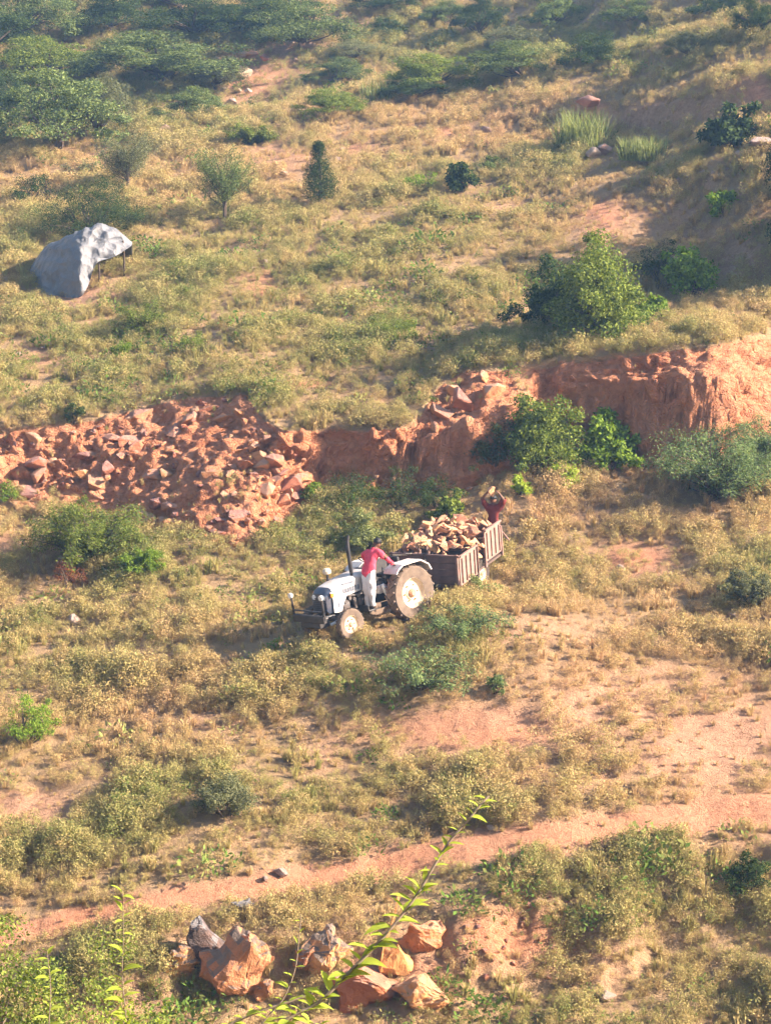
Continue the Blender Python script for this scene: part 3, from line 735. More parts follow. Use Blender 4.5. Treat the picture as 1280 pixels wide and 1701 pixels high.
# far trees: six shapes, each tree at its own place and size
far_protos = []
for i in range(7):
    bm, (V, F) = tree_geo(8.0, 4.6, 0.115, n=400, clumps=56, flat=[.55, .65, .6, .7, .6, .55, .8][i], trunk_h=rng.uniform(.08, .18))
    me = bpy.data.meshes.new('trunk'); bm.to_mesh(me); bm.free(); me.materials.append(M['bark'])
    far_protos.append((me, mesh_from('crown', V, F, M[['leaf_far', 'leaf_dark', 'leaf_far', 'leaf_grey', 'leaf_far', 'leaf_mid', 'leaf_dark'][i]]), 8.0, 4.6))
FAR = [  # x, base y, width, height, shape, what sets it apart
    (85, 250, 270, 150, 0, 'large spreading tree with dark shade under it at the left edge, on the crest'),
    (165, 232, 120, 120, 3, 'pale grey-green leaning tree on the crest right of the largest spreading tree'),
    (270, 135, 300, 90, 2, 'long flat-topped tree above the largest spreading tree'),
    (60, 140, 230, 90, 5, 'flat pale-topped tree at the left edge, below the bluest far trees'),
    (330, 65, 230, 75, 1, 'dark tree at the top edge, left of the pale rocks'),
    (500, 82, 200, 95, 4, 'bright-topped tree above the pair of pale boulders'),
    (430, 40, 200, 60, 1, 'dark tree crown touching the top edge above the pale rocks'),
    (310, 200, 130, 62, 2, 'round green bush-like tree left of the column of pale rocks'),
    (545, 192, 130, 52, 5, 'low green tree right of the column of pale rocks on the crest'),
    (555, 140, 120, 50, 2, 'low tree right of the pale boulders, second above the crest'),
    (360, 148, 110, 60, 3, 'grey-green scrubby tree just left of the orange far rocks'),
    (50, 72, 190, 110, 0, 'bluish hazy tree in the top corner on the left'),
    (190, 50, 170, 70, 6, 'bluish hazy tree at the top edge, second from the left corner'),
    (300, 12, 150, 50, 2, 'bluish hazy tree at the top edge, third from the left corner'),
    (640, 18, 130, 40, 1, 'small dark tree at the top edge above the bare pink slope'),
    (640, 60, 80, 36, 6, 'small dark bush-like tree on the far pink slope'),
    (720, 150, 170, 70, 5, 'broad low tree with yellow-green top behind the tall pale grass'),
    (690, 165, 120, 44, 1, 'dark low tree at the left end of the green belt behind the dry crest'),
    (860, 128, 170, 66, 2, 'broad green tree in the middle of the belt behind the dry crest'),
    (985, 112, 130, 62, 6, 'dark rounded tree at the right end of the belt behind the dry crest'),
    (795, 62, 100, 78, 1, 'dark upright tree near the top edge, middle of the picture'),
    (925, 48, 100, 60, 0, 'green tree at the top edge right of the dark upright tree'),
    (855, 85, 110, 50, 3, 'grey-green bush-like tree between the belt and the dark upright tree'),
    (1045, 40, 110, 50, 4, 'small far tree at the top edge right of the middle'),
    (1140, 96, 80, 52, 3, 'single grey-green tree on the dry slope below the top right corner'),
    (1255, 60, 90, 75, 1, 'dark tree in the top corner on the right'),
    (590, 100, 90, 40, 3, 'small pale scrubby tree right of the pair of pale boulders'),
    (20, 205, 110, 90, 6, 'dark tree at the left edge half hidden by the largest spreading tree'),
    (740, 40, 90, 44, 2, 'small green tree near the top edge left of the dark upright tree'),
    (-60, 110, 260, 130, 1, 'dark tree cut by the left edge below the bluish trees'),
    (1200, 30, 130, 50, 6, 'far tree at the top edge left of the corner tree')]
for i, (x, y, w, h, k, lab) in enumerate(FAR):
    plant('tree', 'thorn_tree', x, y, w * 1.15, h * .88, None, lab, 'tree', 'trees on the far hillside', parts=TP, proto=far_protos[k])
# young trees and shrubs on the middle slope
plant('airy', 'young_tree', 372, 368, 105, 122, 'leaf_far', 'thin grey-green young tree, sparse and upright, left of the dark conical tree', 'tree', parts=TP, nb=60, per=230)
plant('cone', 'conical_tree', 530, 342, 78, 106, 'leaf_dark', 'small dark conical tree standing alone on the dry slope', 'tree', parts=TP, clumps=60)
plant('airy', 'scrub_tree', 212, 322, 120, 100, 'leaf_grey', 'airy grey-green scrub tree behind the tarpaulin shelter, with leaning branches', 'tree', parts=TP, nb=60, per=220)
plant('feather', 'thorn_bush', 135, 300, 90, 60, 'leaf_grey', 'bare-stemmed bush with arching twigs left of the airy scrub tree', nb=12, per=25)
plant('bush', 'dark_bush', 150, 392, 235, 100, 'leaf_dark', 'wide dark bush directly behind the grey tarpaulin shelter', clumps=46, n=230)
plant('bush', 'dark_bush', 52, 334, 115, 60, 'leaf_dark', 'low dark bush at the left edge above the tarpaulin shelter', clumps=16)
plant('feather', 'thorn_bush', 420, 238, 105, 46, 'leaf_mid', 'green arching bush on the crest below the column of pale rocks', nb=40)
plant('bush', 'leafy_shrub', 770, 318, 66, 52, 'leaf_dark', 'small dark broad-leaved shrub left of the grey stone on the ridge', lf=.2, n=60, clumps=14)
plant('bush', 'leafy_shrub', 695, 318, 96, 40, 'leaf_bright', 'low bright green shrub left of the small dark broad-leaved one', n=90, clumps=14)
plant('bush', 'leafy_shrub', 820, 283, 62, 34, 'leaf_far', 'small round grey-green shrub above the dark broad-leaved one', clumps=12)
plant('reed', 'reed_clump', 965, 252, 100, 78, 'reed', 'tall pale green grass clump on the ridge at the right', 'grass clump', lf=.5)
plant('reed', 'reed_clump', 1068, 262, 96, 42, 'reed', 'lower yellow-green grass clump right of the tall pale one', 'grass clump', lf=.5)
plant('reed', 'reed_clump', 622, 172, 60, 48, 'reed', 'straw-coloured grass clump on the crest beside the far green trees', 'grass clump', lf=.5, nb=200)
plant('bush', 'leafy_shrub', 1215, 242, 110, 72, 'leaf_dark', 'dark broad-leaved shrub on the ridge at the right edge', lf=.26, n=70, clumps=22)
plant('bush', 'leafy_shrub', 1275, 225, 60, 40, 'leaf_bright', 'bright shrub at the right edge behind the dark broad-leaved one', lf=.2, n=60, clumps=10)
plant('bush', 'leafy_shrub', 1198, 358, 78, 46, 'leaf_bright', 'bright green shrub alone in the shaded bank at the right', lf=.16, n=80, clumps=14)
plant('bush', 'big_bush', 990, 558, 190, 185, 'leaf_mid', 'tallest round bush above the red bank, its shadow falling to the left', n=240, clumps=44, lf=.13, low=-.05)
plant('bush', 'big_bush', 925, 550, 120, 135, 'leaf_dark', 'left side of the tallest round bush, its shade painted in darker leaves', n=200, clumps=26, lf=.13)  # shaded side of the big bush, put in as darker leaves
plant('bush', 'leafy_shrub', 1148, 494, 92, 104, 'leaf_bright', 'upright bright green shrub right of the tallest round bush', lf=.2, n=80, clumps=22)
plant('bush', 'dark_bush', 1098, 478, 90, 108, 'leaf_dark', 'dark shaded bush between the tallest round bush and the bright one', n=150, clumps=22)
plant('bush', 'leafy_shrub', 1080, 532, 76, 50, 'leaf_bright', 'low bright leafy shrub at the right foot of the tallest round bush', lf=.18, n=70, clumps=14)
plant('bush', 'low_bush', 650, 562, 124, 46, 'leaf_mid', 'low flat green bush alone in the scrub left of the tallest bush', n=130, clumps=24)
plant('feather', 'weedy_bush', 240, 556, 120, 72, 'leaf_mid', 'green long-leaved bush below the tarpaulin shelter', nb=44, per=50)
plant('bush', 'low_bush', 320, 582, 86, 32, 'leaf_mid', 'small low green bush right of the long-leaved one', n=100, clumps=14)
plant('bush', 'low_bush', 198, 598, 60, 38, 'leaf_bright', 'small bright bush below the long-leaved one', n=80, clumps=12)
plant('bush', 'low_bush', 402, 568, 40, 30, 'leaf_bright', 'tiny yellow-green bush right of the low green bushes', n=60, clumps=8)
plant('bush', 'low_bush', 122, 700, 44, 44, 'leaf_dark', 'small dark bush on the brink of the left red bank', n=80, clumps=10)
# along the red bank
plant('bush', 'bank_bush', 880, 775, 190, 128, 'leaf_mid', 'broad olive bush growing against the red bank behind the trailer', n=220, clumps=42, lf=.12)
plant('bush', 'bank_bush', 822, 770, 90, 98, 'leaf_dark', 'dark bush at the left end of the bushes against the red bank', n=150, clumps=20)
plant('bush', 'bank_bush', 838, 752, 56, 50, 'leaf_bright', 'small bright bush in front of the dark one against the red bank', n=80, clumps=10)
plant('bush', 'bank_bush', 1010, 778, 112, 104, 'leaf_bright', 'bright leafy bush against the shaded red bank', n=110, clumps=30, lf=.17)
plant('bush', 'bank_bush', 940, 810, 68, 54, 'leaf_vine', 'yellow-green shrub at the foot of the broad olive bush', n=80, clumps=14, lf=.12)
plant('bush', 'bank_bush', 866, 822, 44, 44, 'leaf_vine', 'tiny yellow-green shrub left of the orange boulder by the bank', n=70, clumps=9, lf=.12)
plant('feather', 'prosopis_bush', 1195, 825, 280, 150, 'leaf_feather', 'large dark bush with arching feathery fronds at the right edge', nb=90, per=95)
plant('feather', 'prosopis_bush', 1290, 785, 190, 120, 'leaf_feather', 'feathery bush cut by the right edge below the red bank', nb=50, per=80)
plant('feather', 'prosopis_bush', 150, 940, 225, 140, 'leaf_mid', 'large green feathery bush in front of the left red bank', nb=95, per=90)
plant('feather', 'prosopis_bush', 235, 955, 95, 66, 'leaf_bright', 'bright feathery bush at the right foot of the large green one', nb=44, per=60)
plant('bush', 'dry_bush', 112, 975, 70, 66, 'leaf_rust', 'dead rust-brown bush below the large green feathery bush', n=60, clumps=12)
plant('bush', 'low_bush', 10, 830, 60, 40, 'leaf_bright', 'small bright bush at the left edge under the red bank', n=70, clumps=10)
plant('bush', 'low_bush', 517, 826, 44, 44, 'leaf_bright', 'small bright bush in the corner of the dug-out', lf=.16, n=60, clumps=9)
plant('bush', 'low_bush', 747, 864, 62, 50, 'leaf_mid', 'small leafy bush just behind the load of stones', lf=.15, n=70, clumps=12)
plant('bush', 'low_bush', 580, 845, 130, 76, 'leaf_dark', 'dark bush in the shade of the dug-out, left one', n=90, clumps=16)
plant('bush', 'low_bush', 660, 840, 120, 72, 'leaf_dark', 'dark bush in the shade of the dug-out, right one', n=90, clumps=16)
plant('bush', 'pale_bush', 610, 905, 108, 62, 'reed', 'pale yellow bush behind the driver', n=150, clumps=20, lf=.08)
plant('bush', 'low_bush', 805, 1000, 90, 52, 'reed', 'pale weedy bush hiding the trailer wheel', n=120, clumps=14, lf=.08)
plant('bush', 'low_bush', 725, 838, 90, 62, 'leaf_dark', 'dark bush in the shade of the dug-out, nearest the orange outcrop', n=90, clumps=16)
# in front of the tractor
plant('feather', 'prosopis_bush', 700, 1140, 220, 92, 'leaf_feather', 'sprawling feathery green bush in front of the tractor and trailer', nb=40, per=40)
plant('feather', 'prosopis_bush', 765, 1062, 170, 74, 'leaf_feather', 'feathery bush below the trailer', nb=34, per=40)
plant('bush', 'low_bush', 826, 1150, 52, 40, 'leaf_feather', 'small green bush right of the sprawling feathery one', n=70, clumps=10)
plant('bush', 'low_bush', 45, 1235, 110, 90, 'leaf_bright', 'bright-topped bush at the left edge below the white stone', n=110, clumps=18)
plant('feather', 'prosopis_bush', 1245, 1005, 110, 76, 'leaf_grey', 'grey-green feathery bush at the right edge beside the bare red patch', nb=46, per=60)
plant('bush', 'dark_bush', 1240, 1478, 100, 72, 'leaf_dark', 'dark bush below the track at the right edge', n=120, clumps=18)
plant('bush', 'low_bush', 380, 1350, 150, 78, 'leaf_grey', 'grey-green bush in the middle of the near scrub left of the track', n=180, clumps=26, lf=.06)
plant('bush', 'low_bush', 1060, 1420, 80, 40, 'reed', 'pale grassy bush on the lower edge of the track', n=120, clumps=12, lf=.06)
# off the picture to the right: unseen trees added to shade the bank
for x, y, w, h in ((1370, 345, 220, 220), (1385, 415, 230, 230), (1375, 475, 200, 190), (1480, 400, 260, 260)):
    plant('tree', 'thorn_tree', x, y, w, h, None, 'unseen spreading tree added beyond the right edge to shade the bank', 'tree', 'trees added beyond the right edge for shade', parts=TP, proto=far_protos[1])
rng = np.random.default_rng(31); random.seed(31)
# ------------------------------------------------------------ rocks
def rock_mesh(name, mat, npts=15, sub=0, flat=0.7, jag=0.0, bev=0.06):
    bm = bmesh.new()
    for i in range(npts):
        v = unit(rng.normal(size=3)) * rng.uniform(.75, 1.0); bm.verts.new(v * np.array([1, .85, flat]) * .5)
    r = bmesh.ops.convex_hull(bm, input=bm.verts)
    bmesh.ops.delete(bm, geom=[v for v in bm.verts if not v.link_faces], context='VERTS')
    bmesh.ops.dissolve_limit(bm, angle_limit=math.radians(14), verts=bm.verts, edges=bm.edges)
    bmesh.ops.bevel(bm, geom=list(bm.edges), offset=bev * .5, segments=1, affect='EDGES')
    if sub:
        bmesh.ops.triangulate(bm, faces=bm.faces)
        bmesh.ops.subdivide_edges(bm, edges=list(bm.edges), cuts=sub, use_grid_fill=True)
        C = np.array([v.co[:] for v in bm.verts]); o = rng.uniform(0, 50, 3)
        K = fbm3(C[:, 0] * 3.5 + o[0], C[:, 1] * 3.5 + o[1], C[:, 2] * 7 + o[2], 5, 4) + .35 * np.sign(np.sin(C[:, 2] * 26 + C[:, 0] * 9 + o[0])) * .25
        for v, k in zip(bm.verts, K): v.co = v.co * (1 + jag * float(k))
    me = bpy.data.meshes.new(name); bm.normal_update(); bm.to_mesh(me); bm.free(); me.materials.append(mat); return me
rock_v = [rock_mesh('rock', M['rock'], int(rng.integers(10, 15)), 0, rng.uniform(.55, .95), 0, .035) for _ in range(16)]
pale_v = [rock_mesh('stone', M['rock_pale'], int(rng.integers(9, 15)), 0, rng.uniform(.55, .9)) for _ in range(6)]
def rock(px, py, wpx, label, name='rock', group=None, meshes=None, cat='rock', sink=0.3, asp=(1, 1, 1), rot=None, onto=None):
    p, d = hit(px, py) if onto is None else (onto, 0)
    s = wpx * d / FOC
    me = random.choice(meshes or rock_v); o = bpy.data.objects.new(name, me); link(o)
    o.rotation_euler = rot or (rng.normal() * .35, rng.normal() * .35, rng.uniform(0, 6.28)); o.scale = (s * asp[0], s * asp[1], s * asp[2])
    o.location = (p[0], p[1], p[2] + s * asp[2] * (.3 - sink * .6)); tag(o, label, cat, group); return o
n = 0
while n < 215:
    x, y = rng.uniform(0, 510), rng.uniform(655, 910)
    if not poly_mask(np.array([x]), np.array([y]), LEFTBANK)[0]: continue
    if n < 120: rock(x, y, 8 + 18 * rng.random() ** 2, 'small loose angular orange stone in the tumbled rubble of the left red bank', 'rock', 'small stones in the left red bank', asp=(1, rng.uniform(.6, 1), rng.uniform(.6, 1.1)), sink=.4)
    else: rock(x, y, 22 + 50 * rng.random() ** 2, 'large half-buried orange slab in the left red bank', 'rock', 'large slabs in the left red bank', asp=(1, rng.uniform(.5, .9), rng.uniform(.5, 1.0)), sink=.8)
    n += 1
BIG = [(258, 842, 46, 'pale orange block, the largest at the foot of the left red bank'), (135, 790, 40, 'pale slab at the left part of the rubble bank above the feathery bush'), (60, 775, 52, 'rounded orange rock near the left edge of the rubble bank'),
       (205, 760, 36, 'orange rock in the middle of the left rubble bank, beside a dark hollow'), (345, 790, 38, 'upright orange rock in the right half of the rubble bank'), (455, 770, 60, 'grey-topped rock at the right end of the left red bank'),
       (420, 745, 34, 'tan rock beside the grey-topped rock of the left bank'), (310, 700, 34, 'orange rock below the brink of the left red bank'), (395, 690, 40, 'orange rock under the highest point of the left red bank'), (290, 860, 30, 'orange rock at the lower edge of the rubble, right of the pale block'),
       (430, 892, 36, 'flat orange rock at the lowest tip of the rubble')]
for x, y, s, l in BIG: rock(x, y, s, l, asp=(1, .8, .8), sink=.3)
OUT = [(735, 690, 60, 'orange outcrop rock at the left end of the upper outcrop'), (775, 672, 70, 'large smooth orange rock in the middle of the upper outcrop'), (815, 655, 60, 'pale orange rock at the right end of the upper outcrop'), (800, 632, 40, 'grey-topped rock on the brink above the upper outcrop'),
       (750, 655, 46, 'tan rock on top of the upper outcrop, left'), (722, 712, 30, 'small orange rock on the lip of the dark bank'), (900, 800, 46, 'orange boulder behind the standing worker, beside yellow-green shrubs')]
for x, y, s, l in OUT: rock(x, y, s, l, asp=(1, .8, 1.0), sink=.35)
FARR = [(505, 82, 26, 'pale boulder, right one of the far pair below the bright-topped tree'), (480, 80, 22, 'pale boulder, left one of the far pair'), (405, 130, 26, 'pale flat boulder in the upper part of the far rock column'), (385, 132, 16, 'small pale stone left of the flat far boulder'),
        (383, 180, 22, 'pale boulder at the bottom of the far rock column'), (410, 102, 28, 'orange boulder at the top of the far rock column'), (435, 105, 24, 'long pale boulder right of the orange far one'), (372, 152, 10, 'small pale stone, left of three in the far column'), (395, 154, 11, 'small pale stone, middle of three in the far column'),
        (412, 155, 11, 'small pale stone, right of three in the far column'), (490, 103, 10, 'tiny pale stone below the far pair of boulders'), (272, 222, 22, 'pink flat stone on the crest left of the arching bush'), (292, 228, 12, 'small stone right of the pink flat stone'), (570, 254, 13, 'pale stone on the dry slope above the conical tree'),
        (560, 270, 14, 'second pale stone on the dry slope above the conical tree'), (470, 294, 16, 'pale stone left of the conical tree'), (628, 312, 14, 'pale stone right of the conical tree'), (1002, 258, 26, 'pale stone on the ridge below the tall pale grass'), (985, 262, 24, 'grey stone beside the pale one on the ridge'),
        (1258, 252, 42, 'pale pink boulder on the ridge at the right edge'), (1228, 262, 18, 'small pale stone left of the ridge boulder'), (808, 222, 18, 'pale stone on the pink slope right of the middle'), (978, 182, 34, 'orange rock above the tall pale grass'), (440, 440, 26, 'pale flat stone on the small red heap'),
        (420, 448, 18, 'grey stone on the left of the small red heap'), (352, 490, 14, 'orange stone left of the small red heap'), (275, 410, 14, 'pale stone right of the tarpaulin shelter'), (240, 412, 12, 'small pale stone beside the tarpaulin pole'), (70, 580, 14, 'pale stone at the left, below the tarpaulin'),
        (30, 590, 16, 'grey stone near the left edge in the dark scrub'), (122, 1034, 32, 'white stone in the scrub left of the tractor'), (920, 938, 28, 'pale grey stone right of the trailer'), (1030, 945, 18, 'tan stone left of the bare red patch'), (1160, 975, 20, 'pale split stone in front of the grey-green bush'),
        (1215, 1030, 30, 'flat pale stone near the right edge'), (465, 1455, 30, 'bluish-grey stone on the upper edge of the track'), (440, 1462, 18, 'tan stone beside the bluish-grey one on the track'), (815, 1378, 18, 'pale stone on the track near the leafy branch tip'), (690, 1592, 12, 'small orange stone'),
        (905, 1602, 16, 'orange stone on the reddish lower bank'), (1010, 1660, 34, 'pale tan stone at the lower edge right of the middle'), (1040, 1540, 16, 'small orange stone right of the lower bank'), (780, 1575, 20, 'orange stone at the foot of the reddish bank'), (870, 1530, 18, 'orange stone in the reddish bank')]
for x, y, s, l in FARR:
    if l == 'small orange stone': continue
    k = 1.7 if y < 200 else 1.5 if y < 300 else 1.15
    rock(x, y, s * k, l, 'stone', rot=(rng.normal() * .1, rng.normal() * .1, rng.uniform(0, 6.28)), meshes=(rock_v if 'orange' in l else pale_v), asp=(1, .8, .72), sink=-.05 if y < 300 else .2, cat='stone')
n = 0
while n < 34:                                     # stony edge of the right-hand ridge
    x = rng.uniform(1040, 1280); y = np.interp(x, [1040, 1150, 1280], [304, 290, 272]) + rng.normal() * 6
    rock(x, y, rng.uniform(7, 14), 'small stone in the stony edge of the shaded ridge at the right', 'stone', 'stones along the ridge edge', pale_v, 'stone'); n += 1
n = 0
while n < 40:                                     # stones of the reddish lower bank
    x, y = rng.uniform(770, 960), rng.uniform(1480, 1640)
    rock(x, y, rng.uniform(8, 18), 'small reddish stone in the crumbling lower bank', 'stone', 'stones of the lower bank', rock_v, 'stone'); n += 1
n = 0
while n < 60:                                     # crumbled stones at the foot of the shaded bank and the dug-out
    x = rng.uniform(500, 1230); y = np.interp(x, [500, 700, 850, 1000, 1150, 1230], [805, 806, 795, 772, 788, 762]) + rng.normal() * 9
    rock(x, y, rng.uniform(6, 17), 'crumbled red stone lying at the foot of the shaded bank', 'stone', 'stones at the foot of the shaded bank', rock_v, 'stone'); n += 1
# the big crusted boulders below the track
def boulder(px, py, w, h, label, seed, rot, flat=.8, npts=18, dep=.7, mat='boulder'):
    global rng
    rng = np.random.default_rng(700 + seed); p, d = hit(px, py); s = d / FOC
    me = rock_mesh('boulder', M[mat], npts, 4, 1.0, .42, .05)
    o = link(bpy.data.objects.new('boulder', me)); o.scale = (w * s * 1.45, w * s * dep * 1.5, h * s * 1.25); o.rotation_euler = rot
    o.location = (p[0], p[1], p[2] + h * s * .16); tag(o, label, 'boulder'); return o
boulder(395, 1632, 95, 130, 'dark-crusted layered boulder with a bright orange broken side', 1, (.1, -.35, .3), npts=20)
boulder(350, 1595, 70, 110, 'dark grey slab leaning on the layered boulder', 2, (.1, -.75, .2), npts=14, dep=.6, mat='boulder_grey')
boulder(300, 1605, 62, 56, 'pale orange boulder left of the dark leaning slab', 3, (0, .2, .4))
boulder(540, 1598, 84, 96, 'orange boulder with a dark hollow, middle of the row below the track', 4, (.1, .15, .5), npts=16)
boulder(512, 1600, 52, 60, 'smaller reddish boulder at the left foot of the hollow one', 5, (.2, 0, 1.0))
boulder(698, 1570, 68, 78, 'pale-topped orange boulder at the right end of the row', 6, (.1, .3, .2), npts=14, mat='boulder_orange')
boulder(602, 1655, 96, 84, 'wide orange slab behind the leafy branch', 7, (.1, .35, .3), npts=14, mat='boulder_orange')
boulder(655, 1618, 60, 92, 'narrow orange slab between the wide slab and the pale-topped boulder', 8, (.1, .25, .6), npts=12, mat='boulder_orange')
boulder(712, 1655, 96, 76, 'long orange slab at the lower right of the boulder row', 9, (.1, -.4, .2), npts=13, mat='boulder_orange')
boulder(440, 1650, 44, 56, 'small reddish boulder right of the layered one', 10, (.2, .1, .9))
boulder(405, 1518, 40, 34, 'small round grey boulder on the lower edge of the track', 11, (0, 0, .4), mat='boulder_grey')
rng = np.random.default_rng(41); random.seed(41)
# ------------------------------------------------------------ vehicles
M['white_paint'] = plain_mat('white_paint', (0.66, 0.64, 0.62), 0.45, (0.42, 0.31, 0.23), 4, .4, damt=.75)
M['navy_nose'] = plain_mat('navy_nose', (0.035, 0.05, 0.085), 0.3, (0.16, 0.13, 0.11), 6, .5, damt=.5)  # dark navy tone for the nose cap
M['black_metal'] = plain_mat('black_metal', (0.022, 0.022, 0.024), 0.5, (0.09, 0.07, 0.055), 6, .4, damt=.6)
M['engine'] = plain_mat('engine_metal', (0.07, 0.065, 0.065), 0.55, (0.16, 0.11, 0.08), 9, .4, damt=.7)
M['tyre'] = plain_mat('dusty_rubber', (0.14, 0.105, 0.08), 0.9, (0.26, 0.19, 0.14), 5, .1, damt=.8)
M['tyre_dark'] = plain_mat('dark_rubber', (0.05, 0.045, 0.04), 0.9, (0.14, 0.10, 0.075), 5, .1, damt=.6)
M['rim'] = plain_mat('cream_rim', (0.78, 0.66, 0.48), 0.5, (0.60, 0.40, 0.25), 6, .3, damt=.6)
M['hub'] = plain_mat('rusty_hub', (0.62, 0.34, 0.20), 0.6, (0.4, 0.2, 0.12), 9, .3)
M['lamp_glass'] = plain_mat('lamp_glass', (0.75, 0.77, 0.78), 0.1, (0.6, 0.6, 0.6), 5, .8, damt=.3)
M['orange_lens'] = plain_mat('orange_lens', (0.75, 0.22, 0.03), 0.2, (0.5, 0.15, 0.03), 5, .6)
M['decal'] = plain_mat('dark_decal', (0.12, 0.13, 0.16), 0.5, (0.3, 0.3, 0.32), 14, .3)
M['seat'] = plain_mat('seat_vinyl', (0.03, 0.03, 0.032), 0.6, (0.1, 0.08, 0.06), 6, .3)
M['trailer_dark'] = plain_mat('weathered_panel_shaded', (0.20, 0.125, 0.105), 0.8, (0.10, 0.065, 0.055), 3.5, .2, damt=.8)  # shade of the front and far side put into a darker panel colour
M['trailer_pale'] = plain_mat('weathered_panel_sunlit', (0.34, 0.215, 0.175), 0.8, (0.20, 0.115, 0.09), 4, .2, damt=.8)  # sunlight on near side and tail put into a lighter panel colour
M['trailer_steel'] = plain_mat('trailer_steel', (0.10, 0.075, 0.065), 0.7, (0.22, 0.12, 0.08), 5, .3, damt=.6)

def fit_root(root, x, y, yaw, feet):
    """stand a vehicle on the ground: height, pitch and roll from the ground under its wheels"""
    c, s = math.cos(yaw), math.sin(yaw); A = []; zz = []
    for fx, fy in feet:
        wx, wy = x + c * fx - s * fy, y + s * fx + c * fy; A.append((fx, fy, 1)); zz.append(gz(wx, wy))
    (a, b, z0), *_ = np.linalg.lstsq(np.array(A), np.array(zz), rcond=None)
    n = Vector((-a, -b, 1)).normalized(); fx_ = Vector((1, 0, a)).normalized(); fy_ = n.cross(fx_)
    R = Matrix((fx_, fy_, n)).transposed()
    root.matrix_world = Matrix.Translation((x, y, z0)) @ Matrix.Rotation(yaw, 4, 'Z') @ R.to_4x4()
    return root.matrix_world.copy()

def wheel(name, parent, c, R, w, side, lugs, rim_r, tmat, label=None):
    wr = empty(name, c); wr.parent = parent
    if label: wr['label'] = label
    bm = bmesh.new()
    add_lathe(bm, [(rim_r, -w * .38), (R * .78, -w * .5), (R * .92, -w * .5), (R * .975, -w * .38), (R * .985, 0), (R * .975, w * .38), (R * .92, w * .5), (R * .78, w * .5), (rim_r, w * .38)], 36, closed=True)
    for k in range(lugs):
        for sd_ in (-1, 1):
            a = 2 * PI * (k + .5 * (sd_ > 0)) / lugs
            rot = Matrix.Rotation(-a, 3, 'Y') @ Matrix.Rotation(sd_ * .7, 3, 'X')
            add_box(bm, Vector((math.cos(a) * R * .985, sd_ * w * .25, math.sin(a) * R * .985)), (R * .07, w * .52, R * .055), 0, rot)
    bm_obj('tyre', bm, M[tmat], wr, True)
    bm = bmesh.new(); q = side
    add_lathe(bm, [(rim_r, -w * .34), (rim_r * 1.05, -w * .36), (rim_r * 1.05, w * .36), (rim_r * .98, w * .36), (rim_r * .9, w * .2), (rim_r * .72, w * .08), (rim_r * .45, w * .12), (rim_r * .42, w * .2), (0.02, w * .2)] if q > 0 else
              [(rim_r, w * .34), (rim_r * 1.05, w * .36), (rim_r * 1.05, -w * .36), (rim_r * .98, -w * .36), (rim_r * .9, -w * .2), (rim_r * .72, -w * .08), (rim_r * .45, -w * .12), (rim_r * .42, -w * .2), (0.02, -w * .2)], 28)
    bm_obj('rim', bm, M['rim'], wr, True)
    bm = bmesh.new(); add_lathe(bm, [(rim_r * .3, q * w * .1), (rim_r * .3, q * w * .3), (rim_r * .18, q * w * .42), (0.01, q * w * .42)], 14)
    for k in range(6):
        a = 2 * PI * k / 6; add_box(bm, (math.cos(a) * rim_r * .55, q * w * .15, math.sin(a) * rim_r * .55), (.035, .05, .035))
    bm_obj('hub', bm, M['hub'], wr)
    return wr

def loft(bm, secs):
    rings = [[bm.verts.new(p) for p in s] for s in secs]; n = len(rings[0])
    for a, b in zip(rings, rings[1:]):
        for k in range(n): bm.faces.new((a[k], a[(k + 1) % n], b[(k + 1) % n], b[k]))
    bm.faces.new(rings[0][::-1]); bm.faces.new(rings[-1]); bmesh.ops.recalc_face_normals(bm, faces=bm.faces)
def hood_sec(x, w, z0, z1, r):
    pts = [(x, -w, z0), (x, -w, z1 - r)]
    for k in range(1, 5): a = PI - k * PI / 8; pts.append((x, -w + r + r * math.cos(a), z1 - r + r * math.sin(a)))
    for k in range(4, 0, -1): a = k * PI / 8; pts.append((x, w - r + r * math.cos(a), z1 - r + r * math.sin(a)))
    pts += [(x, w, z1 - r), (x, w, z0)]; return pts

# where it stands: rear left wheel in the picture, heading down to the left
TG, _ = hit(688, 1028)
TYAW = math.atan2(-0.68, -0.73)
TS = 1.07                                            # overall size
th = Vector((math.cos(TYAW), math.sin(TYAW), 0)); tl = Vector((-th.y, th.x, 0))
tx, ty = TG[0] - .70 * TS * tl.x, TG[1] - .70 * TS * tl.y
tractor = empty('tractor'); tag(tractor, 'white farm tractor with cream wheels hitched to the stone-laden trailer', 'tractor')
TM = fit_root(tractor, tx, ty, TYAW, [(0, .75), (0, -.75), (2.0, .66), (2.0, -.66)]) @ Matrix.Scale(TS, 4); tractor.matrix_world = TM
bm = bmesh.new()
add_box(bm, (.35, 0, .72), (1.3, .38, .42), .04); add_box(bm, (-.12, 0, .74), (.5, .55, .5), .05); add_lathe(bm, [(.12, -.62), (.14, -.3), (.14, .3), (.12, .62)], 14, centre=(0, 0, .66))
add_box(bm, (1.35, 0, .62), (.9, .34, .3), .03)
bm_obj('chassis', bm, M['black_metal'], tractor, True)
bm = bmesh.new()
add_box(bm, (1.42, 0, .86), (.78, .40, .34), .03)
for k in range(5):
    add_lathe(bm, [(.045, -.03), (.055, 0), (.045, .06)], 10, centre=(1.12 + k * .13, .24, .82 + .05 * (k % 2)))
add_lathe(bm, [(.07, -.1), (.07, .1)], 12, 'z', (1.2, .25, .74)); add_lathe(bm, [(.055, -.12), (.055, .12)], 12, 'z', (1.36, .26, .72)); add_box(bm, (1.62, .23, .72), (.2, .1, .16), .02)
add_tube(bm, [(1.1, .24, .95), (1.3, .29, .9), (1.6, .26, .95)], .022, 6)
bm_obj('engine', bm, M['engine'], tractor, True)
bm = bmesh.new()
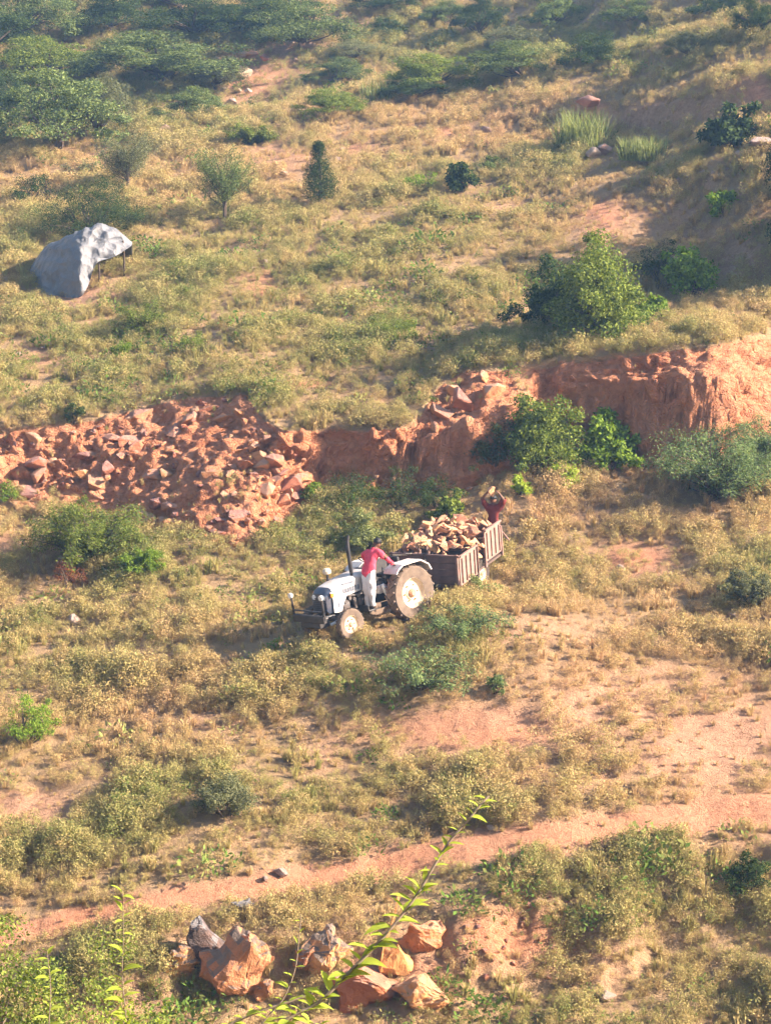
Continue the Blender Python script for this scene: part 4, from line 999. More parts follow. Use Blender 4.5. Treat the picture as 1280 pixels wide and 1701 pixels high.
loft(bm, [hood_sec(.80, .29, .98, 1.40, .10), hood_sec(1.1, .30, .98, 1.38, .10), hood_sec(1.6, .30, .96, 1.33, .11), hood_sec(2.02, .29, .92, 1.24, .12)])
bm_obj('hood', bm, M['white_paint'], tractor, True)
for sd_ in (1, -1):                                  # white side panels coming down beside the radiator
    bm = bmesh.new(); v = [bm.verts.new(p) for p in [(1.60, sd_ * .312, 1.0), (2.04, sd_ * .305, 1.0), (2.06, sd_ * .305, .66), (1.84, sd_ * .31, .62), (1.74, sd_ * .312, .82)]]
    bm.faces.new(v); r = bmesh.ops.extrude_face_region(bm, geom=bm.faces[:]); bmesh.ops.translate(bm, verts=[x for x in r['geom'] if isinstance(x, bmesh.types.BMVert)], vec=(0, sd_ * .02, 0)); bmesh.ops.recalc_face_normals(bm, faces=bm.faces)
    bm_obj('side_panel', bm, M['white_paint'], tractor)
    bm = bmesh.new(); add_box(bm, (1.52, sd_ * .301, 1.235), (.34, .012, .06)); bm_obj('hood_stripe', bm, M['decal'], tractor)
    bm = bmesh.new()
    for k in range(7): add_box(bm, (1.22 + k * .075, sd_ * .303, 1.08), (.055, .014, .11))
    bm_obj('vent', bm, M['decal'], tractor)
    bm = bmesh.new(); add_box(bm, (1.90, sd_ * .33, .82), (.05, .012, .16), .005); bm_obj('emblem', bm, M['decal'], tractor)
bm = bmesh.new()
loft(bm, [hood_sec(2.022, .285, .66, 1.235, .12), hood_sec(2.12, .275, .66, 1.20, .12), hood_sec(2.20, .25, .70, 1.12, .10)])
bm_obj('nose', bm, M['navy_nose'], tractor, True)
bm = bmesh.new()
for k in range(7): add_box(bm, (2.205, 0, .74 + k * .045), (.02, .40, .02))
bm_obj('grille', bm, M['black_metal'], tractor)
for sd_ in (1, -1):
    bm = bmesh.new(); add_lathe(bm, [(.055, 0), (.075, .03), (.06, .05), (.01, .06)], 14, 'x', (2.16, sd_ * .17, 1.03)); bm_obj('headlight', bm, M['lamp_glass'], tractor, True)
    bm = bmesh.new(); add_box(bm, (2.05, sd_ * .31, 1.08), (.09, .03, .12), .01); bm_obj('side_lamp', bm, M['orange_lens'], tractor)
bm = bmesh.new()                                     # front guard with weights
add_box(bm, (2.56, 0, .62), (.10, 1.12, .18), .02); add_box(bm, (2.42, 0, .50), (.30, .70, .22), .02)
for sd_ in (1, -1):
    add_tube(bm, [(2.0, sd_ * .22, .58), (2.54, sd_ * .25, .58)], .035, 6); add_tube(bm, [(2.56, sd_ * .54, .6), (2.57, sd_ * .55, 1.10)], .03, 7)
add_tube(bm, [(2.56, -.54, .80), (2.56, .54, .80)], .022, 6)
bm_obj('front_guard', bm, M['black_metal'], tractor)
for sd_ in (1, -1):
    bm = bmesh.new(); add_lathe(bm, [(.02, -.05), (.06, -.03), (.065, .03), (.02, .04)], 12, 'x', (2.58, sd_ * .55, 1.15)); bm_obj('guard_lamp', bm, M['lamp_glass'], tractor, True)
bm = bmesh.new(); add_tube(bm, [(1.28, .20, 1.33), (1.28, .20, 1.5), (1.275, .20, 1.95), (1.25, .20, 2.18), (1.20, .20, 2.30)], [.03, .05, .05, .035, .035], 10); bm_obj('exhaust_pipe', bm, M['black_metal'], tractor, True)
bm = bmesh.new(); add_tube(bm, [(1.68, -.2, 1.28), (1.68, -.2, 1.46)], .035, 8); ac = bm_obj('air_cleaner', bm, M['black_metal'], tractor, True)
bm = bmesh.new(); add_lathe(bm, [(.05, 0), (.10, .02), (.11, .08), (.07, .14), (.01, .15)], 14, 'z', (1.68, -.2, 1.46)); bm_obj('cap', bm, M['rim'], ac, True)
bm = bmesh.new(); add_tube(bm, [(1.95, -.34, .46), (1.95, .34, .46)], .05, 8); add_tube(bm, [(1.93, .34, .46), (1.9, .5, .40), (1.9, .66, .37)], .045, 8); add_tube(bm, [(1.93, -.34, .46), (1.9, -.5, .40), (1.9, -.66, .37)], .045, 8)
add_tube(bm, [(2.10, .30, .42), (1.98, .52, .36)], .03, 6); add_tube(bm, [(1.75, .5, .45), (1.75, -.5, .45)], .02, 6)
bm_obj('front_axle', bm, M['engine'], tractor, True)
bm = bmesh.new(); add_tube(bm, [(2.2, .28, .40), (2.0, .42, .48), (1.9, .5, .62)], .035, 7); bm_obj('axle_bracket', bm, M['lamp_glass'], tractor, True)
bm = bmesh.new(); add_box(bm, (.78, 0, 1.24), (.16, .5, .34), .04); dash = bm_obj('dashboard', bm, M['black_metal'], tractor, True)
bm = bmesh.new(); add_tube(bm, [(.76, 0, 1.3), (.60, 0, 1.52)], .025, 7); col_ = bm_obj('steering_column', bm, M['black_metal'], tractor)
bm = bmesh.new(); Rm = Matrix.Rotation(-.62, 3, 'Y')
add_tube(bm, [Vector((.59, 0, 1.54)) + Rm @ Vector((.2 * math.cos(a), .2 * math.sin(a), 0)) for a in np.linspace(0, 2 * PI, 25)], .014, 6, False)
for k in range(3):
    a = 2 * PI * k / 3; add_tube(bm, [Vector((.59, 0, 1.54)), Vector((.59, 0, 1.54)) + Rm @ Vector((.2 * math.cos(a), .2 * math.sin(a), 0))], .01, 5)
bm_obj('steering_wheel', bm, M['black_metal'], col_)
bm = bmesh.new(); add_box(bm, (.0, 0, 1.08), (.42, .44, .1), .04); add_box(bm, (-.22, 0, 1.28), (.08, .42, .36), .035); bm_obj('seat', bm, M['seat'], tractor, True)
for sd_ in (1, -1):
    lab = 'fender'; bm = bmesh.new(); prof = [(.54, 1.24), (.46, 1.33), (.30, 1.41), (-.28, 1.41), (-.52, 1.26), (-.60, 1.10)]
    ya, yb = sd_ * .47, sd_ * .93
    for (x0, z0), (x1, z1) in zip(prof, prof[1:]):
        d = Vector((z1 - z0, 0, -(x1 - x0))).normalized() * -.03
        q = [Vector((x0, ya, z0)), Vector((x0, yb, z0)), Vector((x1, yb, z1)), Vector((x1, ya, z1))]; lo = [p + d for p in q]
        vs = [bm.verts.new(p) for p in q + lo]
        for f in ((0, 1, 2, 3), (7, 6, 5, 4), (0, 4, 5, 1), (1, 5, 6, 2), (2, 6, 7, 3), (3, 7, 4, 0)): bm.faces.new([vs[i] for i in f])
    bmesh.ops.recalc_face_normals(bm, faces=bm.faces); fe = bm_obj('fender', bm, M['white_paint'], tractor)
    bm = bmesh.new(); pp = prof + [(-.3, .75), (.45, .62)]
    va = [bm.verts.new((x, ya, z - .015)) for x, z in pp]; vb = [bm.verts.new((x, ya + sd_ * .02, z - .015)) for x, z in pp]; bm.faces.new(va); bm.faces.new(vb[::-1])
    for k in range(len(pp)): q = (k + 1) % len(pp); bm.faces.new((va[k], vb[k], vb[q], va[q]))
    bmesh.ops.recalc_face_normals(bm, faces=bm.faces); bm_obj('inner_plate', bm, M['black_metal'], fe)  # black stands in for the shade under the fender
    bm = bmesh.new(); add_tube(bm, [(.63, sd_ * .50, 1.0), (.58, sd_ * .50, .78), (.42, sd_ * .48, .58), (.3, sd_ * .46, .52)], .04, 6); bm_obj('fender_stay', bm, M['lamp_glass'], tractor, True)
    bm = bmesh.new(); add_box(bm, (.80, sd_ * .40, .50), (.86, .36, .04), .01); add_box(bm, (1.22, sd_ * .40, .57), (.04, .34, .14), .01); bm_obj('footboard', bm, M['black_metal'], tractor)
    wheel('rear_wheel', tractor, (0, sd_ * .70, .655), .66, .34, sd_, 20, .36, 'tyre')
    wheel('front_wheel', tractor, (1.9, sd_ * .62, .365), .375, .17, sd_, 18, .21, 'tyre')
bm = bmesh.new(); add_box(bm, (.56, .34, .86), (.30, .16, .20), .06); bm_obj('tool_box', bm, M['white_paint'], tractor, True)
bm = bmesh.new(); add_tube(bm, [(.42, .22, .9), (.40, .3, 1.3)], .012, 6); add_lathe(bm, [(.01, -.03), (.028, 0), (.01, .03)], 8, 'z', (.40, .3, 1.32)); bm_obj('gear_lever', bm, M['black_metal'], tractor)
bm = bmesh.new(); add_box(bm, (-.45, 0, .52), (.4, .12, .06), .01); add_tube(bm, [(-.3, .2, .9), (-.62, .3, .56)], .02, 6); add_tube(bm, [(-.3, -.2, .9), (-.62, -.3, .56)], .02, 6); bm_obj('tow_hitch', bm, M['black_metal'], tractor)

# ------------------------------------------------------------ the trailer
RYAW = math.atan2(-0.905, -0.425); rh = Vector((math.cos(RYAW), math.sin(RYAW), 0)); rl = Vector((-rh.y, rh.x, 0))
hx, hy = tx - .66 * th.x, ty - .66 * th.y
rx, ry = hx - 1.0 * rh.x, hy - 1.0 * rh.y
trailer = empty('trailer'); tag(trailer, 'battered two-wheeled tipping trailer heaped with orange stones behind the tractor', 'trailer')
RM = fit_root(trailer, rx, ry, RYAW, [(.3, 0), (-1.7, .8), (-1.7, -.8)])
RM = RM @ Matrix.Translation((0, 0, .04)); trailer.matrix_world = RM
LB, WB, ZF, ZT = 2.9, .95, .60, 1.34
bm = bmesh.new(); add_box(bm, (-LB / 2, 0, ZF), (LB, WB * 2, .06)); bm_obj('bed', bm, M['trailer_steel'], trailer)
def boards(name, p0, p1, zlo, zhi, n, mat, th_=.035, posts=()):
    p0 = Vector(p0); p1 = Vector(p1); d = (p1 - p0); L = d.length; ang = math.atan2(d.y, d.x); hgt = (zhi - zlo) / n
    first = None
    for k in range(n):
        if first is None:
            bm = bmesh.new(); add_box(bm, (0, 0, 0), (L, th_, hgt - .014), .006); first = bm_obj(name, bm, M[mat], trailer); o = first
        else: o = link(bpy.data.objects.new(name, first.data), trailer)
        c = (p0 + p1) / 2; o.location = (c.x + rng.normal() * .004, c.y + rng.normal() * .004, zlo + hgt * (k + .5)); o.rotation_euler = (rng.normal() * .01, 0, ang)
boards('plank', (0, -WB, 0), (0, WB, 0), ZF + .03, ZT, 4, 'trailer_dark')
boards('plank', (-LB, -WB, 0), (0, -WB, 0), ZF + .03, ZT, 4, 'trailer_dark')
boards('plank', (-LB, -WB, 0), (-LB, WB, 0), ZF + .03, ZT + .1, 4, 'trailer_pale')
def ribbed(x0, x1, z0, z1):
    bm = bmesh.new(); add_box(bm, ((x0 + x1) / 2, WB, (z0 + z1) / 2), (abs(x1 - x0), .03, z1 - z0), .004); p = bm_obj('side_panel', bm, M['trailer_pale'], trailer)
    for k in range(4):
        bm = bmesh.new(); x = x0 + (x1 - x0) * (k + .5) / 4; add_box(bm, (x, WB + .035, (z0 + z1) / 2), (.07, .038, (z1 - z0) * .86), .01); bm_obj('rib', bm, M['trailer_pale'], p)
    bm = bmesh.new(); add_box(bm, ((x0 + x1) / 2, WB + .03, z1 + .02), (abs(x1 - x0), .07, .045), .008); bm_obj('rail', bm, M['trailer_pale'], p)
ribbed(-.04, -1.15, ZF - .06, ZT - .02); ribbed(-1.78, -LB, ZF + .1, ZT + .2)
for x, y, mt in ((.045, -.93, 'trailer_steel'), (.045, 0, 'trailer_steel'), (.045, .93, 'trailer_pale'), (-1.2, WB + .02, 'trailer_steel'), (-1.73, WB + .02, 'trailer_pale'), (-LB, WB + .02, 'trailer_pale'), (-LB, -WB - .03, 'trailer_steel'), (-1.4, -WB - .04, 'trailer_steel')):
    bm = bmesh.new(); add_box(bm, (x, y, (ZF + ZT) / 2 + .02), (.06, .06, ZT - ZF + .1), .006); bm_obj('post', bm, M[mt], trailer)
bm = bmesh.new(); add_box(bm, (.04, 0, ZT + .03), (.07, WB * 2 + .1, .05), .008); bm_obj('front_rail', bm, M['trailer_dark'], trailer)
bm = bmesh.new(); add_box(bm, (.07, -.25, ZT - .14), (.03, .62, .035), .006, Matrix.Rotation(.12, 3, 'X')); bm_obj('grab_bar', bm, M['rim'], trailer)
bm = bmesh.new(); add_box(bm, (.05, -.62, ZT + .02), (.05, .55, .05), .006, Matrix.Rotation(.08, 3, 'X')); bm_obj('loose_bar', bm, M['rim'], trailer)
bm = bmesh.new()
for y in (-.42, .42): add_box(bm, (-LB / 2, y, ZF - .1), (LB, .08, .14)); add_tube(bm, [(-.3, y, ZF - .12), (.95, y * .1, .55)], .045, 6)
bm_obj('drawbar_frame', bm, M['trailer_steel'], trailer)
bm = bmesh.new(); add_tube(bm, [(-1.7, -.8, .42), (-1.7, .8, .42)], .05, 8); add_box(bm, (-1.7, 0, .47), (.3, 1.0, .06)); bm_obj('axle', bm, M['trailer_steel'], trailer)
for sd_ in (1, -1): wheel('wheel', trailer, (-1.7, sd_ * .80, .40), .42, .22, sd_, 16, .23, 'tyre_dark')
bm = bmesh.new(); add_tube(bm, [(-.35, .5, .62), (-.35, .5, .1)], .05, 8); add_box(bm, (-.35, .5, .1), (.2, .2, .03)); bm_obj('parking_jack', bm, M['trailer_steel'], trailer)
bm = bmesh.new(); add_tube(bm, [(-LB - .05, .85, ZT + .05), (-LB - .35, 1.05, .9)], .025, 6); bm_obj('tail_pole', bm, M['trailer_pale'], trailer)
# the load: stones lying in the trailer
def heap(x, y): return ZT + .0 + .44 * max(0, 1 - ((x + 1.35) / 1.7) ** 2) * max(0, 1 - (y / 1.15) ** 2) + .10 * math.sin(x * 5.1 + y * 3)
load_v = [rock_mesh('stone', M['load_stone'], int(rng.integers(8, 13)), 0, rng.uniform(.45, .8), 0, .03) for _ in range(10)]
spots = []
for i in range(2600):
    x, y = rng.uniform(-2.72, -.16), rng.uniform(-.82, .82)
    if all((x - a) ** 2 + (y - b) ** 2 > .175 ** 2 for a, b in spots): spots.append((x, y))
for layer in (0, 1):
    for (x, y) in spots:
        if layer == 0 and rng.random() < .6: continue
        s = rng.uniform(.34, .62) if layer else rng.uniform(.36, .5)
        o = link(bpy.data.objects.new('stone', random.choice(load_v)))
        loc = RM @ Vector((x, y, heap(x, y) - (.02 if layer else .26) + rng.normal() * .03)); o.location = loc
        o.rotation_euler = tuple(rng.uniform(-.9, .9, 2)) + (rng.uniform(0, 6.28),); o.scale = (s, s * rng.uniform(.6, .95), s * rng.uniform(.28, .55))
        tag(o, 'broken orange stone in the heap loaded on the trailer', 'stone', 'stones loaded on the trailer')
for x, y, z, s in ((-1.45, .86, ZT + .02, .44), (-1.3, .9, ZT - .16, .36), (-1.6, .9, ZT - .12, .36), (-1.42, .9, ZT - .36, .34)):
    o = link(bpy.data.objects.new('stone', random.choice(load_v))); o.location = RM @ Vector((x, y, z)); o.scale = (s, s * .8, s * .8); o.rotation_euler = tuple(rng.uniform(-.6, .6, 3))
    tag(o, 'orange stone bulging out through the gap in the trailer side', 'stone', 'stones in the gap of the trailer side')
for x, y, s, l in ((-.95, -.30, .50, 'tall pointed orange stone standing up on top of the trailer load'), (-.75, .05, .42, 'orange stone beside the pointed one on top of the load')):
    o = link(bpy.data.objects.new('stone', load_v[2])); o.location = RM @ Vector((x, y, heap(x, y) + .16)); o.scale = (s * .7, s * .5, s * 1.1); o.rotation_euler = (.2, .3, rng.uniform(0, 6)); tag(o, l, 'stone')
# ------------------------------------------------------------ people
M['skin'] = plain_mat('skin', (0.17, 0.085, 0.05), 0.6, (0.13, 0.06, 0.035), 8, .3)
M['hair'] = plain_mat('hair', (0.012, 0.010, 0.010), 0.6, (0.02, 0.017, 0.015), 20, .3)
M['shirt_red'] = plain_mat('red_cloth', (0.82, 0.10, 0.155), 0.85, (0.55, 0.04, 0.06), 7, .1)
M['shirt_maroon'] = plain_mat('maroon_cloth', (0.17, 0.040, 0.035), 0.9, (0.17, 0.03, 0.025), 7, .1)
M['trousers_white'] = plain_mat('white_cloth', (0.82, 0.77, 0.74), 0.9, (0.66, 0.58, 0.52), 6, .1, damt=.5)
M['trousers_dark'] = plain_mat('dark_cloth', (0.06, 0.05, 0.055), 0.9, (0.1, 0.08, 0.07), 6, .1)
M['shoe'] = plain_mat('dusty_shoe', (0.10, 0.07, 0.05), 0.8, (0.25, 0.17, 0.12), 6, .2)

def build_person(root, J, face, shirt, trousers, sleeve, curl_dir):
    """J: joint -> point. One skinned body; clothes are shells over the parts of it they cover."""
    V = []; E = []; Rd = []; part = []
    def add(p, r, tagp, prev=None):
        V.append(Vector(p)); Rd.append(r); part.append(tagp)
        if prev is not None: E.append((prev, len(V) - 1))
        return len(V) - 1
    up = (J['head'] - J['neck']).normalized(); face = (face - up * face.dot(up)).normalized(); side = up.cross(face)
    pel = add(J['pelvis'], (.135, .11), 'leg'); sp = add(J['spine'], (.125, .10), 'torso', pel); ch = add(J['chest'], (.15, .11), 'torso', sp)
    nk = add(J['neck'], (.052, .052), 'skin', ch); jaw = add(J['neck'].lerp(J['head'], .5) + face * .012, (.062, .066), 'skin', nk); hd = add(J['head'], (.078, .092), 'skin', jaw); tp = add(J['head'] + up * .085, (.055, .06), 'skin', hd)
    nose = add(J['head'] + face * .105 - up * .02, (.013, .013), 'skin', hd)
    for s in (1, -1):
        add(J['head'] + side * s * .092 - up * .015, (.016, .02), 'skin', hd)
        k = 'l' if s > 0 else 'r'
        c = add(J['chest'].lerp(J['sh_' + k], .55) , (.085, .085), 'torso', ch); sh = add(J['sh_' + k], (.068, .068), 'arm', c); el = add(J['el_' + k], (.048, .048), 'arm', sh)
        fm = add(J['el_' + k].lerp(J['ha_' + k], .4), (.045, .043), 'fore', el); wr = add(J['ha_' + k], (.028, .034), 'fore', fm)
        fd = (J['ha_' + k] - J['el_' + k]).normalized(); cd = curl_dir[k]; cd = (cd - fd * cd.dot(fd)).normalized(); sw = fd.cross(cd)
        pa = add(J['ha_' + k] + fd * .05, (.036, .022), 'skin', wr)
        for q, (off, L) in enumerate(((-.03, .07), (-.010, .082), (.010, .078), (.03, .06))):
            b = add(J['ha_' + k] + fd * .095 + sw * off, (.0105, .0105), 'skin', pa); m = add(V[b] + fd * L * .45 + cd * L * .25, (.0095, .0095), 'skin', b); add(V[m] + fd * L * .2 + cd * L * .45, (.008, .008), 'skin', m)
        t = add(J['ha_' + k] + fd * .055 - sw * .045, (.011, .011), 'skin', pa); add(V[t] + fd * .03 - sw * .012 + cd * .025, (.009, .009), 'skin', t)
        hp = add(J['hip_' + k], (.098, .098), 'leg', pel); kn = add(J['kn_' + k], (.062, .062), 'leg', hp); cf = add(J['kn_' + k].lerp(J['an_' + k], .35), (.06, .058), 'leg', kn); an = add(J['an_' + k], (.042, .042), 'leg', cf)
        ft = J['toe_' + k] - J['an_' + k]; hl = add(J['an_' + k] + Vector((0, 0, -.05)), (.04, .035), 'foot', an); add(J['an_' + k] + ft * .55, (.042, .03), 'foot', hl); add(J['toe_' + k], (.036, .02), 'foot', len(V) - 1)
    me = bpy.data.meshes.new('body'); me.from_pydata([v[:] for v in V], E, []); me.update()
    o = bpy.data.objects.new('body_cage', me); COL.objects.link(o)
    o.modifiers.new('skin', 'SKIN'); sv = me.skin_vertices[0].data
    for i, r in enumerate(Rd): sv[i].radius = r
    sv[pel].use_root = True
    ss = o.modifiers.new('subdiv', 'SUBSURF'); ss.levels = 2; ss.render_levels = 2
    dg = bpy.context.evaluated_depsgraph_get(); body = bpy.data.meshes.new_from_object(o.evaluated_get(dg)); bpy.data.objects.remove(o)
    body.name = 'body'; body.polygons.foreach_set('use_smooth', np.ones(len(body.polygons), bool))
    # which part of the skeleton each vertex belongs to
    n = len(body.vertices); C = np.empty(n * 3); body.vertices.foreach_get('co', C); C = C.reshape(-1, 3); Nn = np.empty(n * 3); body.vertices.foreach_get('normal', Nn); Nn = Nn.reshape(-1, 3)
    best = np.full(n, 1e9); lab = np.zeros(n, int); names = ['skin', 'torso', 'arm', 'fore', 'leg', 'foot']
    for a, b in E:
        A, B = np.array(V[a]), np.array(V[b]); t = np.clip(((C - A) @ (B - A)) / max((B - A) @ (B - A), 1e-9), 0, 1); dd = np.linalg.norm(C - (A + t[:, None] * (B - A)), axis=1) - (max(Rd[a]) * (1 - t) + max(Rd[b]) * t)
        up_ = dd < best; best[up_] = dd[up_]; lab[up_] = names.index(part[b])
    body.materials.clear(); body.materials.append(M['skin']); bo = link(bpy.data.objects.new('body', body), root)
    faces = [tuple(p.vertices) for p in body.polygons]
    def shell(nm, parts_, mat, off):
        ids = [names.index(p) for p in parts_]; keep = [f for f in faces if sum(lab[i] in ids for i in f) * 2 >= len(f)]
        used = sorted({i for f in keep for i in f}); mp = {i: k for k, i in enumerate(used)}
        W_ = C[used]; fold = fbm3(W_[:, 0] * 9, W_[:, 1] * 9, W_[:, 2] * 6, 7, 3) * .05
        P = W_ + Nn[used] * (off + fold)[:, None]
        m = mesh_from(nm, P, [tuple(mp[i] for i in f) for f in keep], M[mat], True); so = link(bpy.data.objects.new(nm, m), root)
        sd2 = so.modifiers.new('thickness', 'SOLIDIFY'); sd2.thickness = .006; sd2.offset = 1
        return so
    shell('shirt', ['torso', 'arm'] + (['fore'] if sleeve == 'long' else []), shirt, .016); shell('trousers', ['leg'], trousers, .020); shell('shoe', ['foot'], 'shoe', .010)
    # hair: a cap over the crown and the back of the head
    bm = bmesh.new(); bmesh.ops.create_icosphere(bm, subdivisions=3, radius=1.0)
    hc = J['head'] + up * .03 - face * .014
    for v in list(bm.verts):
        c = v.co.copy(); keep = c.z > -.15 - .55 * max(0, -c.x) + .35 * max(0, c.x)
        if not keep: bm.verts.remove(v)
        else: v.co = hc + (face * c.x * .112 + side * c.y * .096 + up * c.z * .112) * (1 + .05 * math.sin(c.x * 9) * math.cos(c.y * 8))
    h = bm_obj('hair', bm, M['hair'], root, True); sd3 = h.modifiers.new('thickness', 'SOLIDIFY'); sd3.thickness = .012
    return bo

VV_ = lambda *a: Vector(a)
# the driver stands on the footboard, turned to look back at the trailer
driver = empty('person'); driver.matrix_world = TM @ Matrix.Translation((1.0, .44, .52))
tag(driver, 'driver in a red shirt and white trousers standing on the tractor, looking back', 'person')
o_ = Vector((1.0, .44, .52))
J = {k: Vector(v) - o_ for k, v in {
    'pelvis': (.98, .46, 1.36), 'spine': (.93, .46, 1.56), 'chest': (.80, .48, 1.74), 'neck': (.71, .49, 1.87), 'head': (.62, .50, 1.98),
    'sh_r': (.74, .67, 1.79), 'el_r': (.60, .76, 1.62), 'ha_r': (.42, .70, 1.46), 'sh_l': (.80, .29, 1.80), 'el_l': (.76, .12, 1.70), 'ha_l': (.68, .05, 1.60),
    'hip_r': (.98, .53, 1.32), 'kn_r': (1.06, .55, .95), 'an_r': (1.04, .52, .60), 'toe_r': (.86, .54, .545), 'hip_l': (1.0, .40, 1.32), 'kn_l': (1.08, .42, .95), 'an_l': (1.08, .41, .60), 'toe_l': (.90, .39, .545)}.items()}
build_person(driver, J, Vector((-1, -.35, -.05)), 'shirt_red', 'trousers_white', 'long', {'l': Vector((0, 0, -1)), 'r': Vector((0, 0, -1))})
# the worker behind the trailer lifts a stone above the head with both hands
wp = RM @ Vector((-LB - .55, .42, 0)); wz = gz(wp.x, wp.y)
worker = empty('person', (wp.x, wp.y, wz)); worker.rotation_euler = (0, 0, RYAW + .25)
tag(worker, 'worker in a maroon shirt behind the trailer lifting a stone overhead with both arms', 'person')
J = {k: Vector(v) for k, v in {
    'pelvis': (0, 0, .92), 'spine': (.02, 0, 1.12), 'chest': (.03, 0, 1.36), 'neck': (.03, 0, 1.50), 'head': (.05, 0, 1.63),
    'sh_l': (.02, .19, 1.44), 'el_l': (.14, .30, 1.66), 'ha_l': (.17, .19, 1.82), 'sh_r': (.02, -.19, 1.44), 'el_r': (.14, -.30, 1.66), 'ha_r': (.17, -.19, 1.82),
    'hip_l': (0, .09, .88), 'kn_l': (.06, .12, .48), 'an_l': (0, .14, .09), 'toe_l': (.17, .17, .03), 'hip_r': (0, -.09, .88), 'kn_r': (.04, -.12, .48), 'an_r': (-.04, -.13, .09), 'toe_r': (.13, -.16, .03)}.items()}
build_person(worker, J, Vector((1, 0, -.1)), 'shirt_maroon', 'trousers_dark', 'short', {'l': Vector((0, -1, .3)), 'r': Vector((0, 1, .3))})
bpy.context.view_layer.update()
st = link(bpy.data.objects.new('stone', load_v[4])); st.location = worker.matrix_world @ Vector((.17, 0, 1.90)); st.scale = (.36, .42, .50); st.rotation_euler = (.3, .5, .4)
tag(st, 'orange stone held overhead by the worker behind the trailer', 'stone')
rng = np.random.default_rng(51); random.seed(51)
# ------------------------------------------------------------ the tarpaulin shelter
def tarp_mat():
    m, nt, b = new_mat('tarpaulin'); b.inputs['Roughness'].default_value = 0.55; b.inputs['Specular IOR Level'].default_value = 0.35
    n1 = noise_n(nt, 1.3, 5, .6); n2 = noise_n(nt, 9, 5, .65)
    nt.links.new(mixc(nt, ramp(nt, n1, [(.35, (0, 0, 0)), (.65, (1, 1, 1))]), (0.15, 0.158, 0.175), (0.205, 0.20, 0.20)), b.inputs['Base Color'])
    vo = nt.nodes.new('ShaderNodeTexVoronoi'); vo.inputs['Scale'].default_value = 2.6; nt.links.new(nt.nodes.new('ShaderNodeTexCoord').outputs['Object'], vo.inputs['Vector'])
    bump_n(nt, b, math_n(nt, 'ADD', vo.outputs['Distance'], math_n(nt, 'MULTIPLY', n2, .25)), .8, .22); return m
M['tarp'] = tarp_mat()
_, TD = hit(100, 492)
def wpt(px, py, d): return np.array([0, 0, CAM_Z]) + d * ray(px, py)
US = np.linspace(0, 1, 8)
ridge = [(58, 432, 2.9), (80, 408, 2.1), (106, 396, 1.4), (136, 385, .9), (164, 374, .9), (184, 377, 1.0), (204, 391, 1.1), (219, 402, 1.2)]
mid = [(50, 452, 2.4), (66, 445, 1.3), (96, 432, .45), (132, 424, -.30), (150, 412, .15), (172, 404, .35), (196, 404, .65), (219, 406, 1.0)]
hem = [(54, 488, 1.9), (76, 508, .6), (104, 504, 0), (130, 496, -.55), (145, 478, -.3), (160, 438, .05), (188, 427, .3), (217, 409, .8)]
rows = []
def cat(P, t):
    P = np.array(P, float); n = len(P) - 1; x = np.clip(t * n, 0, n - 1e-6); i = x.astype(int); f = (x - i)[:, None]
    g = lambda k: P[np.clip(k, 0, n)]
    return .5 * (2 * g(i) + (g(i + 1) - g(i - 1)) * f + (2 * g(i - 1) - 5 * g(i) + 4 * g(i + 1) - g(i + 2)) * f ** 2 + (3 * g(i) - g(i - 1) - 3 * g(i + 1) + g(i + 2)) * f ** 3)
def conv(L): return [wpt(x, y, TD + o) for x, y, o in L]
def back_hem():
    out = []
    for (x, y, o) in ridge:
        p = wpt(x, y, TD + o + 1.5); p[2] = gz(p[0], p[1]) + .02; out.append(p)
    return out
nu, nv = 40, 26; tu = np.linspace(0, 1, nu)
R4 = [cat(back_hem(), tu), cat(conv(ridge), tu), cat(conv(mid), tu), cat(conv(hem), tu)]
G = np.zeros((nu, nv, 3))
for i in range(nu): G[i] = cat([r[i] for r in R4], np.linspace(0, 1, nv))
pin = wpt(138, 418, TD - .2); gu, gv = np.meshgrid(tu, np.linspace(0, 1, nv), indexing='ij')
dx = G[..., 0] - pin[0]; dz = G[..., 2] - pin[2]; ang = np.arctan2(dz, dx); rr = np.hypot(dx, dz)
fold = (2 * np.abs((ang * 1.9 + .5 * fbm(G[..., 0] * 1.2, G[..., 2] * 1.2, 3, 2)) % 1 - .5) - .5) * .26 * np.clip(rr, 0, .9) * np.clip(2.4 - rr, .2, 1)
fold += .26 * np.abs(fbm(G[..., 0] * 1.1 + G[..., 2] * .7, G[..., 2] * 1.1 - G[..., 0] * .4, 9, 4)) + .10 * np.abs(vnoise(G[..., 0] * 4 + G[..., 2] * 3, G[..., 2] * 3, 12))
G[..., 1] -= fold * np.clip((gv - .28) * 4, 0, 1); G[..., 2] += .5 * fold * (gv < .6)
G[..., 2] = np.maximum(G[..., 2], height(G[..., 0], G[..., 1]) + .015)
I = np.arange(nu * nv).reshape(nu, nv); F = np.stack([I[:-1, :-1], I[1:, :-1], I[1:, 1:], I[:-1, 1:]], -1).reshape(-1, 4)
c0 = G[:, -1].mean(0); c0[2] = gz(c0[0], c0[1])
shelter = empty('tarpaulin_shelter', tuple(c0)); tag(shelter, 'grey tarpaulin draped over poles as a low shelter on the slope', 'shelter')
tp = link(bpy.data.objects.new('tarpaulin', mesh_from('tarpaulin', (G.reshape(-1, 3) - c0), F, M['tarp'], False)), shelter)
sd4 = tp.modifiers.new('thickness', 'SOLIDIFY'); sd4.thickness = .012
